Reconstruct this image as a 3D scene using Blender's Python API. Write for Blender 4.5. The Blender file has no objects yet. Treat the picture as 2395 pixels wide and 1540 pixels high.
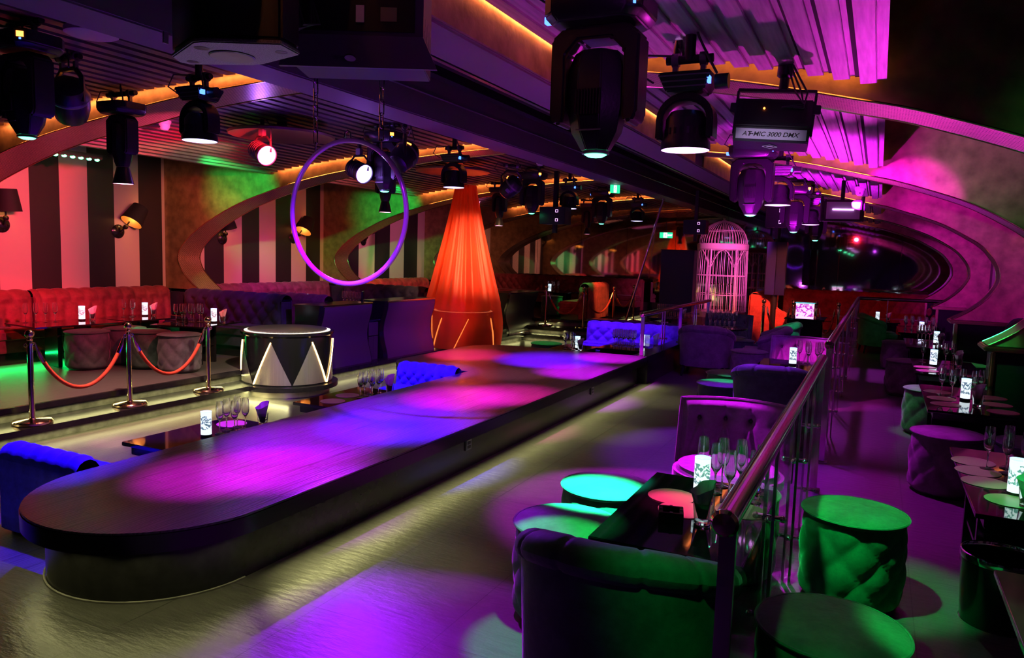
import bpy, bmesh, math, random
from math import sin, cos, pi, sqrt, radians, atan2, floor, hypot
from mathutils import Vector, Matrix
random.seed(11)
SC = bpy.context.scene
COL = SC.collection
RX = lambda a: Matrix.Rotation(a, 4, 'X')
RY = lambda a: Matrix.Rotation(a, 4, 'Y')
RZ = lambda a: Matrix.Rotation(a, 4, 'Z')
TR = lambda x, y, z: Matrix.Translation((x, y, z))

# ------------------------------------------------------------------ mesh builder
class MB:
    def __init__(s):
        s.v = []; s.f = []; s.m = None
    def put(s, vs, fs):
        b = len(s.v)
        M = s.m
        s.v += [tuple(M @ Vector(p)) for p in vs] if M else [tuple(p) for p in vs]
        s.f += [tuple(b + i for i in f) for f in fs]
        return s
    def box(s, x0, x1, y0, y1, z0, z1):
        vs = [(x, y, z) for z in (z0, z1) for y in (y0, y1) for x in (x0, x1)]
        return s.put(vs, [(0, 2, 3, 1), (4, 5, 7, 6), (0, 1, 5, 4), (2, 6, 7, 3), (0, 4, 6, 2), (1, 3, 7, 5)])
    def cbox(s, cx, cy, cz, sx, sy, sz):
        return s.box(cx - sx / 2, cx + sx / 2, cy - sy / 2, cy + sy / 2, cz - sz / 2, cz + sz / 2)
    def lathe(s, prof, n=24, c=(0, 0, 0), fn=None, cap=True, sx=1, sy=1, ph=0):
        vs = []; fs = []
        for k, (r, z) in enumerate(prof):
            for i in range(n):
                a = 2 * pi * i / n + ph
                rr = r + (fn(a, k, z) if fn else 0)
                vs.append((c[0] + rr * cos(a) * sx, c[1] + rr * sin(a) * sy, c[2] + z))
        for k in range(len(prof) - 1):
            for i in range(n):
                j = (i + 1) % n
                fs.append((k * n + i, k * n + j, (k + 1) * n + j, (k + 1) * n + i))
        if cap:
            if prof[0][0] > 1e-5: fs.append(tuple(range(n - 1, -1, -1)))
            if prof[-1][0] > 1e-5: fs.append(tuple((len(prof) - 1) * n + i for i in range(n)))
        return s.put(vs, fs)
    def cyl(s, x, y, z0, z1, r, n=20):
        return s.lathe([(r, z0), (r, z1)], n, (x, y, 0))
    def tube(s, pts, r, n=8, closed=False, cap=True):
        P = [Vector(p) for p in pts]; m = len(P); vs = []; fs = []
        up = None
        for i in range(m):
            if closed: t = P[(i + 1) % m] - P[i - 1]
            else: t = P[min(i + 1, m - 1)] - P[max(i - 1, 0)]
            t.normalize()
            if up is None:
                up = Vector((0, 0, 1)) if abs(t.z) < .9 else Vector((1, 0, 0))
            a = t.cross(up)
            if a.length < 1e-4: a = t.orthogonal()
            a.normalize(); up = a.cross(t).normalized()
            rr = r(i / max(m - 1, 1)) if callable(r) else r
            for k in range(n):
                q = 2 * pi * k / n
                vs.append(P[i] + (a * cos(q) + up * sin(q)) * rr)
        for i in range(m if closed else m - 1):
            for k in range(n):
                a, b = i * n, ((i + 1) % m) * n
                fs.append((a + k, a + (k + 1) % n, b + (k + 1) % n, b + k))
        if cap and not closed:
            fs.append(tuple(range(n - 1, -1, -1))); fs.append(tuple((m - 1) * n + k for k in range(n)))
        return s.put(vs, fs)
    def grid(s, fn, nu, nv, cu=False):
        vs = [fn(i / (nu if cu else nu - 1), j / (nv - 1)) for j in range(nv) for i in range(nu)]
        fs = []
        for j in range(nv - 1):
            for i in range(nu if cu else nu - 1):
                k = (i + 1) % nu
                fs.append((j * nu + i, j * nu + k, (j + 1) * nu + k, (j + 1) * nu + i))
        return s.put(vs, fs)
    def prism(s, poly, z0, z1):
        n = len(poly)
        vs = [(x, y, z0) for x, y in poly] + [(x, y, z1) for x, y in poly]
        fs = [tuple(range(n - 1, -1, -1)), tuple(range(n, 2 * n))]
        fs += [(i, (i + 1) % n, n + (i + 1) % n, n + i) for i in range(n)]
        return s.put(vs, fs)
    def extr(s, poly, x0, x1):            # poly in (y,z) pushed along x
        n = len(poly)
        vs = [(x0, y, z) for y, z in poly] + [(x1, y, z) for y, z in poly]
        fs = [tuple(range(n)), tuple(range(2 * n - 1, n - 1, -1))]
        fs += [(i, n + i, n + (i + 1) % n, (i + 1) % n) for i in range(n)]
        return s.put(vs, fs)
    def disc(s, x, y, z, r, n=32):
        return s.put([(x + r * cos(2 * pi * i / n), y + r * sin(2 * pi * i / n), z) for i in range(n)], [tuple(range(n))])
    def ball(s, x, y, z, r, n=16, k=10, sz=1):
        return s.lathe([(max(r * sin(pi * i / k), 1e-4), -r * cos(pi * i / k) * sz) for i in range(k + 1)], n, (x, y, z), cap=False)
    def build(s, name, mat, parent=None, bevel=0, smooth=True, ang=35, norm=True, seg=2):
        me = bpy.data.meshes.new(name)
        me.from_pydata(s.v, [], s.f)
        bm = bmesh.new(); bm.from_mesh(me)
        if norm: bmesh.ops.recalc_face_normals(bm, faces=bm.faces[:])
        if bevel:
            es = [e for e in bm.edges if len(e.link_faces) == 2 and e.calc_face_angle(0) > radians(30)]
            bmesh.ops.bevel(bm, geom=es, offset=bevel, segments=seg, affect='EDGES', clamp_overlap=True)
        bm.to_mesh(me); bm.free()
        if smooth:
            me.polygons.foreach_set('use_smooth', [True] * len(me.polygons))
            me.set_sharp_from_angle(angle=radians(ang))
        me.materials.append(mat)
        o = bpy.data.objects.new(name, me); COL.objects.link(o)
        if parent: o.parent = parent
        return o

def tag(o, label, cat, group=None, kind=None):
    o['label'] = label; o['category'] = cat
    if group: o['group'] = group
    o['kind'] = kind or 'thing'
    return o
def nest(t, pairs):
    kids = list(t.children); first = {}
    for k in kids: first.setdefault(k.name.split('.')[0], k)
    for k in kids:
        p = pairs.get(k.name.split('.')[0])
        if p and p in first and first[p] is not k: k.parent = first[p]
    return t
def thing(name, label, cat, loc=(0, 0, 0), rz=0, group=None):
    o = bpy.data.objects.new(name, None); o.empty_display_size = .1
    COL.objects.link(o); o.location = loc; o.rotation_euler = (0, 0, rz)
    return tag(o, label, cat, group)
def struct(o):
    o['kind'] = 'structure'; return o
def dup(root, loc=None, rz=None, label=None, group=None, rot=None):
    def cp(o, par):
        c = o.copy(); COL.objects.link(c)
        if par: c.parent = par
        for ch in list(o.children): cp(ch, c)
        return c
    r = cp(root, None)
    if loc is not None: r.location = loc
    if rz is not None: r.rotation_euler = (0, 0, rz)
    if rot is not None: r.rotation_euler = rot
    if label: r['label'] = label
    if group: r['group'] = group
    return r
class Kind:
    """the first call builds the thing, later calls copy it"""
    def __init__(s, fn): s.fn = fn; s.o = None
    def __call__(s, loc, label, rz=0, group=None, rot=None, scale=None):
        if s.o is None: s.o = s.fn(); o = s.o
        else: o = dup(s.o)
        o.location = loc; o.rotation_euler = rot if rot else (0, 0, rz)
        o['label'] = label
        if group: o['group'] = group
        elif 'group' in o: del o['group']
        o.scale = (1, 1, 1) if not scale else (scale if not isinstance(scale, (int, float)) else (scale,) * 3)
        return o

# ------------------------------------------------------------------ materials
def nt(name):
    m = bpy.data.materials.new(name); m.use_nodes = True
    t = m.node_tree; t.nodes.clear()
    o = t.nodes.new('ShaderNodeOutputMaterial'); b = t.nodes.new('ShaderNodeBsdfPrincipled')
    t.links.new(b.outputs[0], o.inputs[0])
    return m, t, b
def c4(c): return (c[0], c[1], c[2], 1)
def mat(name, col, rough=.5, metal=0, emit=None, es=0, trans=0, sheen=0, coat=0, ior=1.45, spec=.5, alpha=1, nz=0, nsc=20, bump=0, bsc=60, stretch=None, srough=.3):
    m, t, b = nt(name); I = b.inputs
    I['Base Color'].default_value = c4(col); I['Roughness'].default_value = rough; I['Metallic'].default_value = metal
    I['IOR'].default_value = ior; I['Specular IOR Level'].default_value = spec; I['Alpha'].default_value = alpha
    I['Transmission Weight'].default_value = trans; I['Sheen Weight'].default_value = sheen; I['Sheen Roughness'].default_value = srough
    I['Coat Weight'].default_value = coat; I['Coat Roughness'].default_value = .05
    if emit: I['Emission Color'].default_value = c4(emit); I['Emission Strength'].default_value = es
    if nz or bump:
        tc = t.nodes.new('ShaderNodeTexCoord'); mp = t.nodes.new('ShaderNodeMapping')
        t.links.new(tc.outputs['Object'], mp.inputs[0])
        if stretch: mp.inputs['Scale'].default_value = stretch
    if nz:
        n = t.nodes.new('ShaderNodeTexNoise'); n.inputs['Scale'].default_value = nsc; n.inputs['Detail'].default_value = 6
        t.links.new(mp.outputs[0], n.inputs['Vector'])
        r = t.nodes.new('ShaderNodeValToRGB'); r.color_ramp.elements[0].position = .3; r.color_ramp.elements[1].position = .7
        r.color_ramp.elements[0].color = c4([x * (1 - nz) for x in col]); r.color_ramp.elements[1].color = c4([min(1, x * (1 + nz)) for x in col])
        t.links.new(n.outputs[0], r.inputs[0]); t.links.new(r.outputs[0], I['Base Color'])
    if bump:
        n2 = t.nodes.new('ShaderNodeTexNoise'); n2.inputs['Scale'].default_value = bsc; n2.inputs['Detail'].default_value = 5
        t.links.new(mp.outputs[0], n2.inputs['Vector'])
        bp = t.nodes.new('ShaderNodeBump'); bp.inputs['Strength'].default_value = bump; bp.inputs['Distance'].default_value = .02
        t.links.new(n2.outputs[0], bp.inputs['Height']); t.links.new(bp.outputs[0], I['Normal'])
    return m
def N(t, kind, **kw):
    n = t.nodes.new(kind)
    for k, v in kw.items(): setattr(n, k, v)
    return n
def math_node(t, op, a, b=None):
    n = t.nodes.new('ShaderNodeMath'); n.operation = op
    for i, x in enumerate((a, b)):
        if x is None: continue
        if hasattr(x, 'is_output'): t.links.new(x, n.inputs[i])
        else: n.inputs[i].default_value = x
    return n.outputs[0]
def xyz(t):
    g = t.nodes.new('ShaderNodeNewGeometry'); s = t.nodes.new('ShaderNodeSeparateXYZ')
    t.links.new(g.outputs['Position'], s.inputs[0]); return g, s
def mixc(t, f, a, b):
    n = t.nodes.new('ShaderNodeMix'); n.data_type = 'RGBA'
    if hasattr(f, 'is_output'): t.links.new(f, n.inputs[0])
    else: n.inputs[0].default_value = f
    for i, x in ((6, a), (7, b)):
        if hasattr(x, 'is_output'): t.links.new(x, n.inputs[i])
        else: n.inputs[i].default_value = c4(x)
    return n.outputs[2]

def slate_floor():
    m, t, b = nt('slate_tile')
    g, s = xyz(t)
    def line(o, off, p, w):
        q = math_node(t, 'FRACT', math_node(t, 'DIVIDE', math_node(t, 'ADD', o, off), p))
        d = math_node(t, 'ABSOLUTE', math_node(t, 'SUBTRACT', q, .5))
        return math_node(t, 'GREATER_THAN', d, .5 - w)
    lx = line(s.outputs[0], 2.173 + 6.08, .608, .004); ly = line(s.outputs[1], 5.888 - 2.5515, .588, .004)
    ln = math_node(t, 'MAXIMUM', lx, ly)
    mp = N(t, 'ShaderNodeMapping'); mp.inputs['Scale'].default_value = (1.0, 3.2, 1); mp.inputs['Rotation'].default_value = (0, 0, .12)
    t.links.new(g.outputs['Position'], mp.inputs[0])
    n = N(t, 'ShaderNodeTexNoise'); n.inputs['Scale'].default_value = 9; n.inputs['Detail'].default_value = 8; n.inputs['Roughness'].default_value = .6
    t.links.new(mp.outputs[0], n.inputs['Vector'])
    base = mixc(t, n.outputs[0], (.045, .045, .042), (.12, .118, .11))
    t.links.new(mixc(t, ln, base, (.03, .03, .03)), b.inputs['Base Color'])
    b.inputs['Roughness'].default_value = .30; b.inputs['Specular IOR Level'].default_value = .7
    bp = N(t, 'ShaderNodeBump'); bp.inputs['Strength'].default_value = .35; bp.inputs['Distance'].default_value = .012
    h = math_node(t, 'SUBTRACT', n.outputs[0], math_node(t, 'MULTIPLY', ln, .5))
    t.links.new(h, bp.inputs['Height']); t.links.new(bp.outputs[0], b.inputs['Normal'])
    return m
def plank_wood(name, c1, c2, rough, w=.145, L=1.3, bump=.12, spec=.5):
    """boards running along Y"""
    m, t, b = nt(name)
    g, s = xyz(t)
    row = math_node(t, 'FLOOR', math_node(t, 'DIVIDE', s.outputs[0], w))
    fx = math_node(t, 'FRACT', math_node(t, 'DIVIDE', s.outputs[0], w))
    yy = math_node(t, 'ADD', s.outputs[1], math_node(t, 'MULTIPLY', math_node(t, 'FRACT', math_node(t, 'MULTIPLY', row, .377)), L))
    fy = math_node(t, 'FRACT', math_node(t, 'DIVIDE', yy, L))
    cell = math_node(t, 'FLOOR', math_node(t, 'DIVIDE', yy, L))
    wn = N(t, 'ShaderNodeTexWhiteNoise', noise_dimensions='2D'); cb = N(t, 'ShaderNodeCombineXYZ')
    t.links.new(row, cb.inputs[0]); t.links.new(cell, cb.inputs[1]); t.links.new(cb.outputs[0], wn.inputs[0])
    l1 = math_node(t, 'LESS_THAN', fx, .018); l2 = math_node(t, 'LESS_THAN', fy, .0022)
    ln = math_node(t, 'MAXIMUM', l1, l2)
    mp = N(t, 'ShaderNodeMapping'); mp.inputs['Scale'].default_value = (1, .06, 1)
    ad = N(t, 'ShaderNodeVectorMath', operation='ADD'); t.links.new(g.outputs['Position'], ad.inputs[0]); t.links.new(wn.outputs['Color'], ad.inputs[1])
    t.links.new(ad.outputs[0], mp.inputs[0])
    wv = N(t, 'ShaderNodeTexWave'); wv.inputs['Scale'].default_value = 16; wv.inputs['Distortion'].default_value = 9; wv.inputs['Detail'].default_value = 4; wv.inputs['Detail Scale'].default_value = 1.5
    t.links.new(mp.outputs[0], wv.inputs['Vector'])
    base = mixc(t, wv.outputs['Fac'], c1, c2)
    base = mixc(t, math_node(t, 'MULTIPLY', wn.outputs['Value'], .35), base, c1)
    t.links.new(mixc(t, ln, base, [x * .25 for x in c1]), b.inputs['Base Color'])
    b.inputs['Roughness'].default_value = rough; b.inputs['Specular IOR Level'].default_value = spec
    bp = N(t, 'ShaderNodeBump'); bp.inputs['Strength'].default_value = bump; bp.inputs['Distance'].default_value = .006
    h = math_node(t, 'SUBTRACT', math_node(t, 'MULTIPLY', wv.outputs['Fac'], .5), ln)
    t.links.new(h, bp.inputs['Height']); t.links.new(bp.outputs[0], b.inputs['Normal'])
    return m
def stripes(name, off, per, light, dark):
    m, t, b = nt(name)
    g, s = xyz(t)
    q = math_node(t, 'FRACT', math_node(t, 'DIVIDE', math_node(t, 'ADD', s.outputs[1], off), per))
    k = math_node(t, 'LESS_THAN', q, .5)
    t.links.new(mixc(t, k, dark, light), b.inputs['Base Color'])
    b.inputs['Roughness'].default_value = .55
    return m
def perforated(name, ca, cb):
    """metal band with rows of little slots"""
    m, t, b = nt(name)
    uv = N(t, 'ShaderNodeUVMap'); uv.uv_map = 'UVMap'
    br = N(t, 'ShaderNodeTexBrick'); br.inputs['Scale'].default_value = 1; br.inputs['Brick Width'].default_value = .028; br.inputs['Row Height'].default_value = .020
    br.inputs['Mortar Size'].default_value = .0028; br.inputs['Color1'].default_value = c4(ca); br.inputs['Color2'].default_value = c4([x * .8 for x in ca]); br.inputs['Mortar'].default_value = c4(cb)
    t.links.new(uv.outputs[0], br.inputs['Vector'])
    t.links.new(br.outputs['Color'], b.inputs['Base Color'])
    b.inputs['Metallic'].default_value = .45; b.inputs['Roughness'].default_value = .34
    bp = N(t, 'ShaderNodeBump'); bp.inputs['Strength'].default_value = .6; bp.inputs['Distance'].default_value = .004; bp.invert = True
    t.links.new(br.outputs['Fac'], bp.inputs['Height']); t.links.new(bp.outputs[0], b.inputs['Normal'])
    return m
def velvet(name, col, sheen=.3):
    m, t, b = nt(name); I = b.inputs
    tc = N(t, 'ShaderNodeTexCoord'); n = N(t, 'ShaderNodeTexNoise'); n.inputs['Scale'].default_value = 7; n.inputs['Detail'].default_value = 7; n.inputs['Roughness'].default_value = .7
    t.links.new(tc.outputs['Object'], n.inputs['Vector'])
    r = N(t, 'ShaderNodeValToRGB'); e = r.color_ramp.elements
    e[0].position = .33; e[1].position = .68
    e[0].color = c4([x * .62 for x in col]); e[1].color = c4([min(1, x * 1.35) for x in col])
    t.links.new(n.outputs[0], r.inputs[0]); t.links.new(r.outputs[0], I['Base Color'])
    I['Roughness'].default_value = .62; I['Sheen Weight'].default_value = sheen; I['Sheen Roughness'].default_value = .32
    I['Sheen Tint'].default_value = (1, 1, 1, 1); I['Specular IOR Level'].default_value = .25
    n2 = N(t, 'ShaderNodeTexNoise'); n2.inputs['Scale'].default_value = 28; n2.inputs['Detail'].default_value = 4
    t.links.new(tc.outputs['Object'], n2.inputs['Vector'])
    bp = N(t, 'ShaderNodeBump'); bp.inputs['Strength'].default_value = .25; bp.inputs['Distance'].default_value = .01
    t.links.new(n2.outputs[0], bp.inputs['Height']); t.links.new(bp.outputs[0], I['Normal'])
    return m
def lantern_print(name, es=.95, lit=(.80, .93, 1.0), ink=(.10, .17, .24), zr=(.052, .150), sc=30):
    """backlit paper sleeve with a dark ornamental print"""
    m, t, b = nt(name)
    tc = N(t, 'ShaderNodeTexCoord'); sp = N(t, 'ShaderNodeSeparateXYZ'); t.links.new(tc.outputs['Object'], sp.inputs[0])
    v = N(t, 'ShaderNodeTexVoronoi'); v.feature = 'SMOOTH_F1'; v.inputs['Scale'].default_value = 46
    n = N(t, 'ShaderNodeTexNoise'); n.inputs['Scale'].default_value = sc; n.inputs['Detail'].default_value = 1; n.inputs['Distortion'].default_value = 1.6
    t.links.new(tc.outputs['Object'], v.inputs['Vector']); t.links.new(tc.outputs['Object'], n.inputs['Vector'])
    a = math_node(t, 'GREATER_THAN', n.outputs[0], .53)
    w = N(t, 'ShaderNodeTexWave'); w.inputs['Scale'].default_value = 14; w.inputs['Distortion'].default_value = 6
    t.links.new(tc.outputs['Object'], w.inputs['Vector'])
    bnd = math_node(t, 'MULTIPLY', math_node(t, 'GREATER_THAN', sp.outputs[2], zr[0]), math_node(t, 'LESS_THAN', sp.outputs[2], zr[1]))
    k = math_node(t, 'MULTIPLY', a, bnd)
    col = mixc(t, k, lit, ink)
    t.links.new(col, b.inputs['Emission Color']); b.inputs['Emission Strength'].default_value = es
    b.inputs['Base Color'].default_value = (.5, .55, .6, 1); b.inputs['Roughness'].default_value = .4
    return m

M = {}
M['slate'] = slate_floor()
M['stage'] = plank_wood('stained_oak', (.075, .068, .07), (.19, .175, .18), .28, bump=.2, spec=.6)
M['pitwood'] = plank_wood('pit_boards', (.085, .08, .07), (.15, .14, .125), .30, w=.2, L=1.6)
M['platwood'] = plank_wood('platform_boards', (.085, .08, .075), (.13, .125, .115), .38, w=.16)
M['laminate'] = mat('black_laminate', (.022, .022, .024), .26, nz=.25, nsc=14, spec=.6)
M['riser'] = mat('stone_riser', (.26, .25, .23), .45, nz=.35, nsc=12, bump=.15, bsc=30)
M['gold'] = mat('gold_leaf_panel', (.33, .22, .11), .42, metal=.35, nz=.35, nsc=8, bump=.12, bsc=26)
M['goldtrim'] = mat('brass_trim', (.78, .55, .30), .22, metal=1)
M['perf'] = perforated('perforated_brass', (.55, .42, .30), (.10, .07, .05))
M['slat'] = mat('dark_ceiling_slat', (.15, .125, .125), .42, nz=.25, nsc=5, stretch=(6, .4, 6))
M['rib'] = mat('ribbed_ceiling_board', (.42, .37, .40), .40, nz=.30, nsc=6, stretch=(8, .5, 8))
M['void'] = mat('ceiling_void', (.006, .006, .007), .9)
M['soffit'] = mat('painted_soffit', (.22, .17, .22), .6)
M['black'] = mat('black_paint', (.012, .012, .013), .45)
M['housing'] = mat('black_lamp_housing', (.014, .014, .016), .34, spec=.6, bump=.05, bsc=90)
M['grey'] = mat('grey_metal', (.20, .20, .22), .38, metal=.6)
M['cable'] = mat('cable_rubber', (.05, .05, .06), .45)
M['steel'] = mat('polished_steel', (.78, .74, .76), .10, metal=1)
M['brass'] = mat('polished_brass', (.86, .62, .42), .12, metal=1)
M['rail'] = mat('satin_rail_steel', (.72, .60, .62), .16, metal=1)
M['chrome'] = mat('chrome', (.85, .85, .87), .07, metal=1)
M['gloss'] = mat('black_glass_top', (.010, .010, .012), .04, spec=.7, coat=.6)
M['lacquer'] = mat('black_lacquer', (.012, .012, .014), .18, spec=.6)
M['glass'] = mat('clear_glass', (1, 1, 1), .0, trans=.975, ior=1.5, spec=.8)
M['pane'] = mat('rail_glass', (.93, .95, .97), .0, trans=1, ior=1.02, alpha=.22, spec=.3)
M['vgreen'] = velvet('green_velvet', (.055, .13, .09))
M['vgrey'] = velvet('grey_velvet', (.13, .11, .13))
M['vlilac'] = velvet('lilac_velvet', (.14, .10, .15), .5)
M['vred'] = velvet('burgundy_velvet', (.26, .05, .06))
M['vorange'] = velvet('red_velvet', (.55, .085, .06))
M['vplum'] = velvet('plum_velvet', (.22, .08, .16))
M['vnavy'] = velvet('navy_leather', (.035, .032, .07), .15)
M['vblue'] = velvet('blue_velvet', (.10, .08, .55))
M['rope'] = velvet('red_rope_velvet', (.85, .10, .05), .2)
M['napkin'] = mat('paper_napkin', (.80, .78, .80), .8)
M['print'] = lantern_print('lantern_print')
M['warmled'] = mat('warm_led', (.9, .8, .5), .4, emit=(1, .62, .22), es=6)
M['whiteled'] = mat('cream_led_ring', (.9, .9, .8), .4, emit=(1, .88, .70), es=1.1)
M['greenled'] = mat('green_led', (.3, 1, .5), .4, emit=(.05, 1, .28), es=16)
M['greenlens'] = mat('green_lens', (.3, 1, .6), .2, emit=(.06, 1, .42), es=9)
M['violetlens'] = mat('violet_lens', (.7, .5, 1), .2, emit=(.45, .40, 1), es=3.5)
M['pinklens'] = mat('pink_lens', (1, .5, .8), .2, emit=(1, .32, .55), es=7)
M['mauvelens'] = mat('mauve_lens', (.8, .5, 1), .2, emit=(.85, .35, 1), es=3.5)
M['redled'] = mat('amber_display', (1, .3, .1), .4, emit=(1, .20, .03), es=6)
M['blueled'] = mat('blue_indicator', (.1, .2, 1), .4, emit=(.05, .15, 1), es=4)
M['whiteplas'] = mat('white_plastic', (.75, .72, .75), .4)
M['speck'] = mat('speckled_cabinet_paint', (.34, .33, .36), .7, nz=.5, nsc=240, bump=.3, bsc=300)
M['stripeL'] = stripes('striped_wallpaper', 13.0, .72, (.60, .50, .44), (.016, .014, .016))
M['placemat'] = mat('gold_placemat', (.62, .40, .28), .35)
M['sign'] = mat('exit_green', (.02, .35, .15), .4, emit=(.02, .65, .28), es=1.3)
M['signw'] = mat('exit_white', (.8, 1, .9), .4, emit=(.75, 1, .85), es=3)
M['wire'] = mat('pink_white_wire', (.78, .62, .68), .4)
M['silver'] = mat('silver_triangle', (.80, .74, .66), .27, metal=.75, nz=.1, nsc=3, stretch=(30, 30, .3))
M['textblack'] = mat('printed_black', (.01, .01, .01), .5)
M['lilacplate'] = mat('pale_name_plate', (.72, .68, .78), .4)
M['crest'] = mat('gold_crest', (.75, .55, .22), .35, metal=1)
M['shade'] = mat('black_lamp_shade', (.014, .014, .015), .75)
M['shadein'] = mat('gold_shade_lining', (.85, .55, .22), .4, metal=.3)
M['bulb'] = mat('warm_bulb', (1, .7, .4), .4, emit=(1, .50, .16), es=14)
M['coveled'] = mat('orange_cove_strip', (1, .45, .2), .5, emit=(1, .24, .06), es=2.2)

M['pinkprint'] = lantern_print('pink_backlit_print', 1.2, (1, .55, .95), (.35, .03, .3), (.02, .23), 16)
M['greenled2'] = mat('teal_backlit_lid', (.3, .8, .6), .4, emit=(.02, .5, .3), es=.8)
# ------------------------------------------------------------------ the room
PORT = [4.3, 7.9, 11.5, 15.1, 18.45]
PL = [(-3.87, 2.86), (-4.5, 2.83), (-5.06, 2.79), (-5.5, 2.745), (-5.9, 2.69), (-6.45, 2.62), (-6.95, 2.54), (-7.5, 2.42), (-8.2, 2.22), (-8.75, 1.99), (-9.0, 1.86), (-9.2, 1.73), (-9.36, 1.59), (-9.44, 1.47), (-9.44, 1.36), (-9.36, 1.22), (-9.2, 1.08), (-9.0, .95)]
PR = [(-1.8, 2.745), (-1.29, 2.69), (-.92, 2.63), (-.6, 2.57), (-.17, 2.47), (.12, 2.40), (.55, 2.26), (.8, 2.155), (1.07, 2.0), (1.21, 1.9), (1.31, 1.79), (1.40, 1.65), (1.43, 1.52), (1.42, 1.42), (1.34, 1.27), (1.24, 1.15), (1.1, 1.03), (.94, .93)]
JL = [(-7.6, 2.60), (-7.1, 2.68), (-6.45, 2.755), (-5.9, 2.81), (-5.06, 2.85), (-4.41, 2.885), (-3.87, 2.90)]
JR = [(-1.8, 2.825), (-1.29, 2.75), (-.83, 2.67), (-.38, 2.585), (-.05, 2.51)]
WL, WR, YB = -9.72, 1.72, 18.8
def interp(P, x):
    P = sorted(P)
    for (x0, z0), (x1, z1) in zip(P, P[1:]):
        if x <= x1: return z0 + (z1 - z0) * (x - x0) / (x1 - x0)
    return P[-1][1]
def smooth_path(P, k=4):
    out = []
    for i in range(len(P) - 1):
        p0 = P[max(i - 1, 0)]; p1 = P[i]; p2 = P[i + 1]; p3 = P[min(i + 2, len(P) - 1)]
        for j in range(k):
            t = j / k
            out.append(tuple(.5 * (2 * b + (c - a) * t + (2 * a - 5 * b + 4 * c - d) * t * t + (3 * b - a - 3 * c + d) * t ** 3) for a, b, c, d in zip(p0, p1, p2, p3)))
    out.append(P[-1]); return out
SWAP = Matrix(((1, 0, 0, 0), (0, 0, 1, 0), (0, 1, 0, 0), (0, 0, 0, 1)))   # (x,z,y) -> (x,y,z)
def ribbon(name, path, y0, y1, mt):
    vs = []; fs = []; uv = []; L = 0; n = len(path)
    for i, (x, z) in enumerate(path):
        if i: L += hypot(x - path[i - 1][0], z - path[i - 1][1])
        vs += [(x, y0, z), (x, y1, z)]; uv += [(L, 0), (L, y1 - y0)]
    for i in range(n - 1): fs.append((2 * i, 2 * i + 1, 2 * i + 3, 2 * i + 2))
    me = bpy.data.meshes.new(name); me.from_pydata(vs, [], fs)
    l = me.uv_layers.new(name='UVMap')
    for lp in me.loops: l.data[lp.index].uv = uv[lp.vertex_index]
    me.polygons.foreach_set('use_smooth', [True] * len(me.polygons)); me.materials.append(mt)
    o = bpy.data.objects.new(name, me); COL.objects.link(o); return struct(o)
nb = 0
for Y in PORT:
    y1 = min(Y + .4, YB)
    for P, wx, nm in ((PL, WL - .05, 'left'), (PR, WR + .05, 'right')):
        nb += 1
        sp = smooth_path(P)
        poly = sp + [(wx, P[-1][1]), (wx, 4.2), (P[0][0], 4.2)]
        b = MB(); b.m = SWAP; b.prism(poly, Y, y1)
        struct(b.build('wall_portal_%s' % nm, M['gold'], ang=50))
        s = -1 if wx < 0 else 1
        # the reveal sits a hair inside the opening
        cx, cz = (-4.0, 1.6) if wx < 0 else (-3.8, 1.6)
        ins = [(x + (cx - x) * .0012, z + (cz - z) * .0035) for x, z in sp]
        ribbon('trim_%d' % nb, ins, Y - .006, y1 + .006, M['perf'])
        b = MB()
        for yy in (Y - .008, y1 + .004):
            b.tube([(x, yy, z) for x, z in ins], .0065, 6)
        struct(b.build('trim_%d' % (nb + 20), M['goldtrim']))
        # sill and low divider under the arch foot
        z0 = P[-1][1]; xf = P[-1][0]
        b = MB()
        if s < 0: b.box(wx, xf + .55, Y + .02, y1 - .03, .0, z0 - .05)
        else: b.box(xf + .04, wx, Y + .02, y1 - .02, 0, z0 - .05)
        struct(b.build('wall_divider_%s' % nm, M['vnavy'] if s < 0 else M['lacquer']))
        if s > 0:
            b = MB(); b.box(xf - .04, wx, Y - .04, y1 + .04, z0 - .05, z0 - .004); b.box(xf + .02, xf + .06, Y - .01, Y + .03, 0, z0 - .05)
            struct(b.build('trim_%d' % (nb + 40), M['goldtrim'], bevel=.012))
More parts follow.
